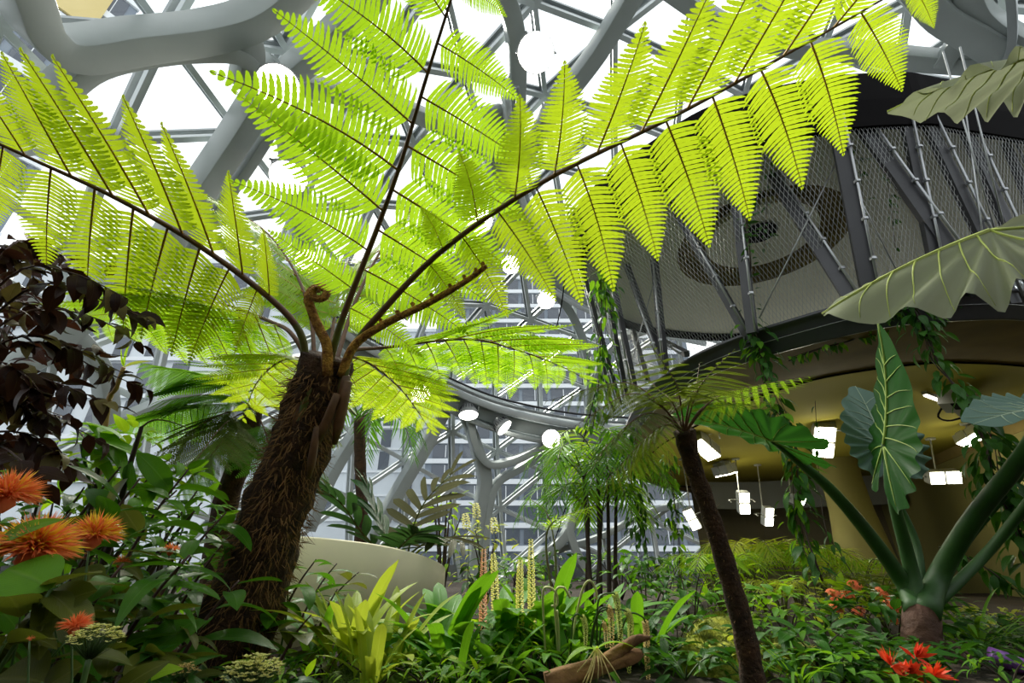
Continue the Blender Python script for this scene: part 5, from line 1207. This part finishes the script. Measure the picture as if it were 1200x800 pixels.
vine([PZ(880, 372, Z1+.4), P(878, 300, 4.2), P(872, 230, 4.3), P(874, 180, 4.4)][::-1], 70, .085, .09, V_VINE, 'sparse vine climbing the mesh above the rim', strands=2, dn=.2, name='climbing_vine')
vine(vert(1066, 352, Z1+.22, .30, 8, .06), 300, .135, .15, V_VINE+V_DEEP, 'dense dark vine hanging from the rim behind the elephant ear', dens=[1, .9, .5, .6, .8, 1, 1, .8, .6], strands=5)
vine([P(704, 310, 4.9), P(706, 350, 4.9), P(704, 400, 4.9), P(700, 450, 4.95), P(696, 500, 5.0)], 190, .125, .17, V_VINE+V_VINEB, 'leafy vine trailing down the left corner of the nest', strands=4)
vine([P(745, 500, 5.9), P(742, 560, 6.0), P(752, 620, 6.1), P(762, 680, 6.2)], 190, .13, .22, V_VINE+V_DEEP, 'dense vine curtain hanging at the left end of the platform', strands=5)
vine([P(785, 530, 5.6), P(790, 580, 5.7), P(795, 630, 5.8), P(798, 690, 5.9)], 110, .13, .16, V_VINE+V_VINEB, 'broad-leaved vine hanging behind the slim fern trunk', strands=4)
vine([PZ(1055, 362, Z1+.1), PZ(1010, 395, Z1+.02), PZ(960, 408, Z1-.02), PZ(925, 422, Z1-.05)], 60, .085, .07, V_VINE+V_VINEB, 'vine runner creeping left along the rim underside', strands=2, name='creeping_vine')
vine([PZ(1085, 380, Z1), PZ(1105, 372, Z1+.05), PZ(1130, 352, Z1+.2), PZ(1150, 342, Z1+.25)], 45, .07, .06, V_VINE, 'vine runner climbing right across the fascia', strands=2, name='creeping_vine')
vine([P(1100, 640, 3.5), P(1130, 650, 3.4), P(1160, 668, 3.3), P(1185, 690, 3.2)], 26, .15, .05, V_DEEP, 'drooping dark shoot with long leaves before the olive wall', strands=1, name='drooping_shoot')
for i, (x0, x1, lab) in enumerate([(1000, 1018, 'thin vine strand on the mesh right of the ceiling ring'), (1028, 1050, 'thin vine strand on the mesh beside the wide post'), (905, 895, 'short vine tuft hanging inside the ceiling ring')]):
    vine([P(x0, 150+i*10, 4.4), P((x0+x1)/2, 210, 4.35), P(x1, 290, 4.3)], 34, .075, .05, V_VINE, lab, strands=1, dn=.3, name='vine_strand', rsm=.003)
vine([PZ(955, 470, Z1+.1), P(965, 600, 3.9), P(985, 650, 3.8), P(1010, 690, 3.7)], 10, .09, .04, V_VINE, 'single thin vine strand hanging before the olive column', strands=1, name='vine_strand', rsm=.003)

# ------------------------------------------------------------------ coral-flowered shrub and red flowers
ix = bush(G(1022, 3.3), .42, zrow(690, 3.3), 170, .12, V_DEEP, 'dark-leaved shrub dotted with coral flower heads', name='coral_flowered_shrub')
def head_mesh(m, n, R, flat=.6, seed=0, w_=.3):
    rn = random.Random(seed); b = MB()
    for i in range(n):
        a = rn.uniform(0, 2*PI); u = rn.uniform(0, 1); q = math.sqrt(1-u*u); c = V((q*math.cos(a)*R, q*math.sin(a)*R, u*R*flat)); nn = V((c.x, c.y, c.z/flat+.01)).normalized(); x = nn.orthogonal().normalized(); y = nn.cross(x); s = R*w_
        for k in range(4):
            e = x*math.cos(k*PI/2+i)+y*math.sin(k*PI/2+i); e2 = nn.cross(e); b.add([c, c+e*s*.6+e2*s*.35, c+e*s*1.1+nn*s*.1, c+e*s*.6-e2*s*.35], [(0, 1, 2, 3)])
        b.tube([V((0, 0, -R*.5)), c], R*.03, 3)
    return b.mesh('flower_head', m)
HM = [head_mesh(PETC, 26, .042, seed=i) for i in range(2)]
for (px, py) in [(1002, 686), (977, 696), (992, 697), (988, 705), (979, 713), (1006, 717), (1034, 695), (1045, 709), (1050, 708), (1044, 724), (1061, 721), (982, 706), (1042, 703)]:
    c = P(px, py, 2.85+rnd(-.1, .25)); ob('flower_head', random.choice(HM), ix, frame(c-ix.location, rv(1), V((0, -.5, 1))))
RS = []
for i in range(2):
    b = MB()
    for k in range(26):
        u = rnd(.0, 1); a = rnd(0, 2*PI); q = math.sqrt(1-u*u); d = V((q*math.cos(a), q*math.sin(a), u)); L = rnd(.035, .06); s = d.orthogonal().normalized()*.006
        b.add([V((0, 0, 0)), d*L*.5+s, d*L, d*L*.5-s], [(0, 1, 2, 3)])
    RS.append(b.mesh('petals', PETR, False))
for (px, py, lab) in [(1044, 783, 'scarlet star-shaped flower left of the elephant-ear trunk foot'), (1073, 773, 'scarlet star-shaped flower standing highest at the elephant-ear trunk'), (1066, 792, 'scarlet star-shaped flower lowest in the bed'), (1094, 794, 'scarlet star-shaped flower right of the other red ones'), (1052, 796, 'scarlet star-shaped flower half hidden by leaves')]:
    c = P(px, py-3, 1.8); g = V((c.x, c.y, 0)); r = node('red_flower', g, 0, lab, 'flower'); ob('petals', random.choice(RS), r, frame(c-g, rv(1), V((0, -.6, 1)), 1.3, 1.3, 1.3), kind='stuff')
    stem(r, [V((0, 0, 0)), (c-g)*.6+V((.01, 0, 0)), c-g], .005, .004, STEMG)
    for k in range(5): a = rnd(0, 6.28); ob('leaf', random.choice(V_MIDN), r, frame((c-g)*rnd(.4, .8), V((math.cos(a), math.sin(a), .3)), V((0, 0, 1)), .11, .13, .13))
# ------------------------------------------------------------------ right hand bed
for (px, y, tp, rad, n, ll, vs, lab) in [
        (930, 2.7, 735, .30, 70, .15, V_DEEP, 'broad dark-leaved shrub right of the slim fern trunk'), (975, 2.6, 752, .28, 60, .13, V_DEEP, 'dark low shrub below the coral-flowered shrub'), (905, 3.4, 690, .35, 80, .12, V_MID, 'mid-green shrub behind the slim fern trunk'),
        (945, 3.8, 675, .40, 90, .12, V_BRI, 'bright leafy shrub below the lit palms'), (985, 3.9, 690, .35, 70, .11, V_YEL, 'yellow-green shrub behind the coral flowers'), (1125, 3.4, 720, .30, 70, .11, V_DEEP, 'dark shrub right of the elephant-ear trunk'),
        (1150, 4.2, 715, .45, 100, .09, V_YEL, 'variegated yellow-flecked shrub in front of the olive wall'), (1190, 3.8, 728, .40, 90, .08, V_MID, 'mid-green shrub with pale flecks by the wall'), (1140, 3.3, 752, .30, 70, .09, V_DEEP, 'dark low shrub behind the purple pipe'),
        (1000, 2.7, 770, .22, 60, .09, V_DEEP, 'deep green low plant beside the red flowers'), (835, 2.8, 752, .25, 60, .09, V_YEL, 'yellow-green low plant left of the slim trunk foot'), (805, 2.6, 768, .25, 60, .08, V_MIDN, 'narrow-leaved low plant between the log and the slim trunk'),
  (865, 4.4, 660, .4, 80, .13, V_BRIN, 'bright narrow-leaved shrub under the platform'), (820, 4.2, 690, .35, 70, .12, V_MID, 'mid-green shrub left of the small palms'), (955, 2.4, 785, .2, 50, .10, V_MID, 'low mid-green plant in front of the dark shrubs')]:
    bush(G(px, y), rad, max(.10, zrow(tp, y)), n, ll, vs, lab)
for (px, y, tp, rad, n, ll, vs, lab) in [
        (610, 7.0, 655, .5, 70, .16, V_MID, 'mid-green shrub beside the lower steel strut'), (655, 6.6, 645, .5, 70, .15, V_DEEP, 'deep green shrub under the clustering palm'), (725, 7.2, 640, .5, 70, .16, V_MID, 'mid-green shrub behind the palm stems'), (775, 6.8, 650, .5, 70, .16, V_DEEP, 'deep green shrub under the vine curtain'),
        (830, 6.6, 655, .5, 70, .15, V_BRI, 'bright shrub at the open left end under the platform'), (1060, 4.6, 690, .4, 80, .12, V_DEEP, 'deep green shrub behind the elephant-ear trunk'), (1100, 2.65, 775, .22, 60, .08, V_DEEP, 'deep green low plant right of the elephant-ear trunk foot'), (1165, 2.9, 768, .3, 70, .08, V_DEEP, 'deep green low plant behind the purple pipe end'),
        (1210, 3.1, 745, .3, 70, .09, V_MID, 'mid-green plant against the wall past the purple pipe'), (1050, 2.7, 765, .22, 60, .10, V_DEEP, 'dark-leaved plant left of the elephant-ear trunk foot'), (1130, 2.3, 792, .2, 50, .07, V_MIDN, 'fine-leaved green ground plant below the purple pipe')]:
    bush(G(px, y), rad, max(.10, zrow(tp, y)), n, ll, vs, lab)
clump(G(1105, 3.1), 40, .55, V_GRASS, 'tuft of arching grassy leaves right of the elephant-ear trunk', spread=1.0, rad=.1, name='grass_clump')
clump(G(905, 2.35), 26, .28, V_GRASS, 'small grassy tuft at the slim fern trunk foot', spread=1.0, rad=.06, name='grass_clump')
MOSS = mat('yellow_moss', (.34, .34, .03), .95, var=.5, scale=14, bump=1, bscale=40, dark=(.10, .14, .015)); MOSSD = mat('green_moss', (.10, .17, .02), .95, var=.5, scale=14, bump=1, bscale=40)
def moss(px, y, rx, h, m, label):
    g = G(px, y); r = node('moss_mound', g, 0, label, 'moss'); b = MB(); vs = []; fs = []; NA, NR = 28, 9
    for j in range(NR+1):
        t = j/NR
        for i in range(NA):
            a = 2*PI*i/NA; q = V((math.cos(a)*t*rx, math.sin(a)*t*rx, h*math.sqrt(max(0, 1-t*t))-.03)); q += q.normalized()*.035*noise.noise(q*14+g*3); vs.append(q)
    for j in range(NR):
        for i in range(NA): fs.append((j*NA+i, j*NA+(i+1) % NA, (j+1)*NA+(i+1) % NA, (j+1)*NA+i))
    b.add(vs, fs); ob('mound', b.mesh('mound', m), r); b2 = MB()
    for i in range(900):
        q = V(random.choice(vs)); d = (V((q.x, q.y, q.z+h*.4)).normalized()+rv(.4)); d.normalize(); s = d.orthogonal().normalized()*.003; p0 = q+rv(.012); b2.add([p0+s, p0-s, p0+d*rnd(.012, .03)], [(0, 1, 2)])
    ob('moss_blades', b2.mesh('moss_blades', m, False), r, kind='stuff')
moss(830, 3.15, .22, .20, MOSS, 'yellow moss mound left of the slim trunk, the taller one'); moss(818, 2.75, .24, .14, MOSS, 'yellow moss mound nearest the log end'); moss(868, 3.0, .15, .14, MOSSD, 'green moss mound against the slim trunk'); moss(898, 2.75, .13, .14, MOSS, 'small yellow moss mound right of the slim trunk'); moss(445, 2.35, .22, .08, MOSSD, 'green moss mound at the foot of the yellow strap leaves'); moss(1000, 2.6, .2, .1, MOSSD, 'green moss mound under the coral-flowered shrub')
# low carpet along the front of the bed
for lab, grp, vs, ll, spots in [
        ('low dark-leaved carpet plant along the front of the bed', 'dark carpet plants', V_DEEP, .12, [(330, 2.1), (785, 2.4), (845, 2.45), (935, 2.4), (990, 2.4), (260, 1.8), (180, 1.4), (760, 2.9), (820, 2.6)]),
        ('low bright-leaved carpet plant along the front of the bed', 'bright carpet plants', V_BRIN, .13, [(360, 2.2), (340, 2.4), (565, 2.1)])]:
    for (px, y) in spots: bush(G(px, y), .17, max(.10, zrow(785, y)), 20, ll, vs, lab, 'plant', grp, 'carpet_plant', STEMG, 4, base=.1)
# second purple shrub further back, thickening the dark mass
r = node('purple_leaved_shrub', G(-40, 2.7), 0, 'darker purple shrub standing behind the arching purple one', 'shrub')
stem(r, [V((0, 0, 0)), P(-40, 560, 2.6)-r.location, P(-30, 470, 2.6)-r.location], .02, .012, STEMB, 'trunk')
for i in range(10):
    e = (rnd(40, 150), 300+i*28+rnd(-8, 8)); fo, p = stem(r, [P(-30, 480+i*6, 2.6)-r.location, P(20, e[1]-12, rnd(2.4, 2.8))-r.location, P(e[0], e[1], rnd(2.3, 2.9))-r.location], .007, .002, STEMP, 'branch', 12, 5)
    for j in range(15):
        f = .2+.8*random.random(); q = f*12; k = min(11, int(q)); c = p[k].lerp(p[k+1], q-k)+rv(.03); d = rv(1); d.z -= .3; L = rnd(.08, .13)
        ob('leaf', random.choice(V_PUR), fo, frame(c, d, V((0, -.3, 1))+rv(.6), L, L, L))
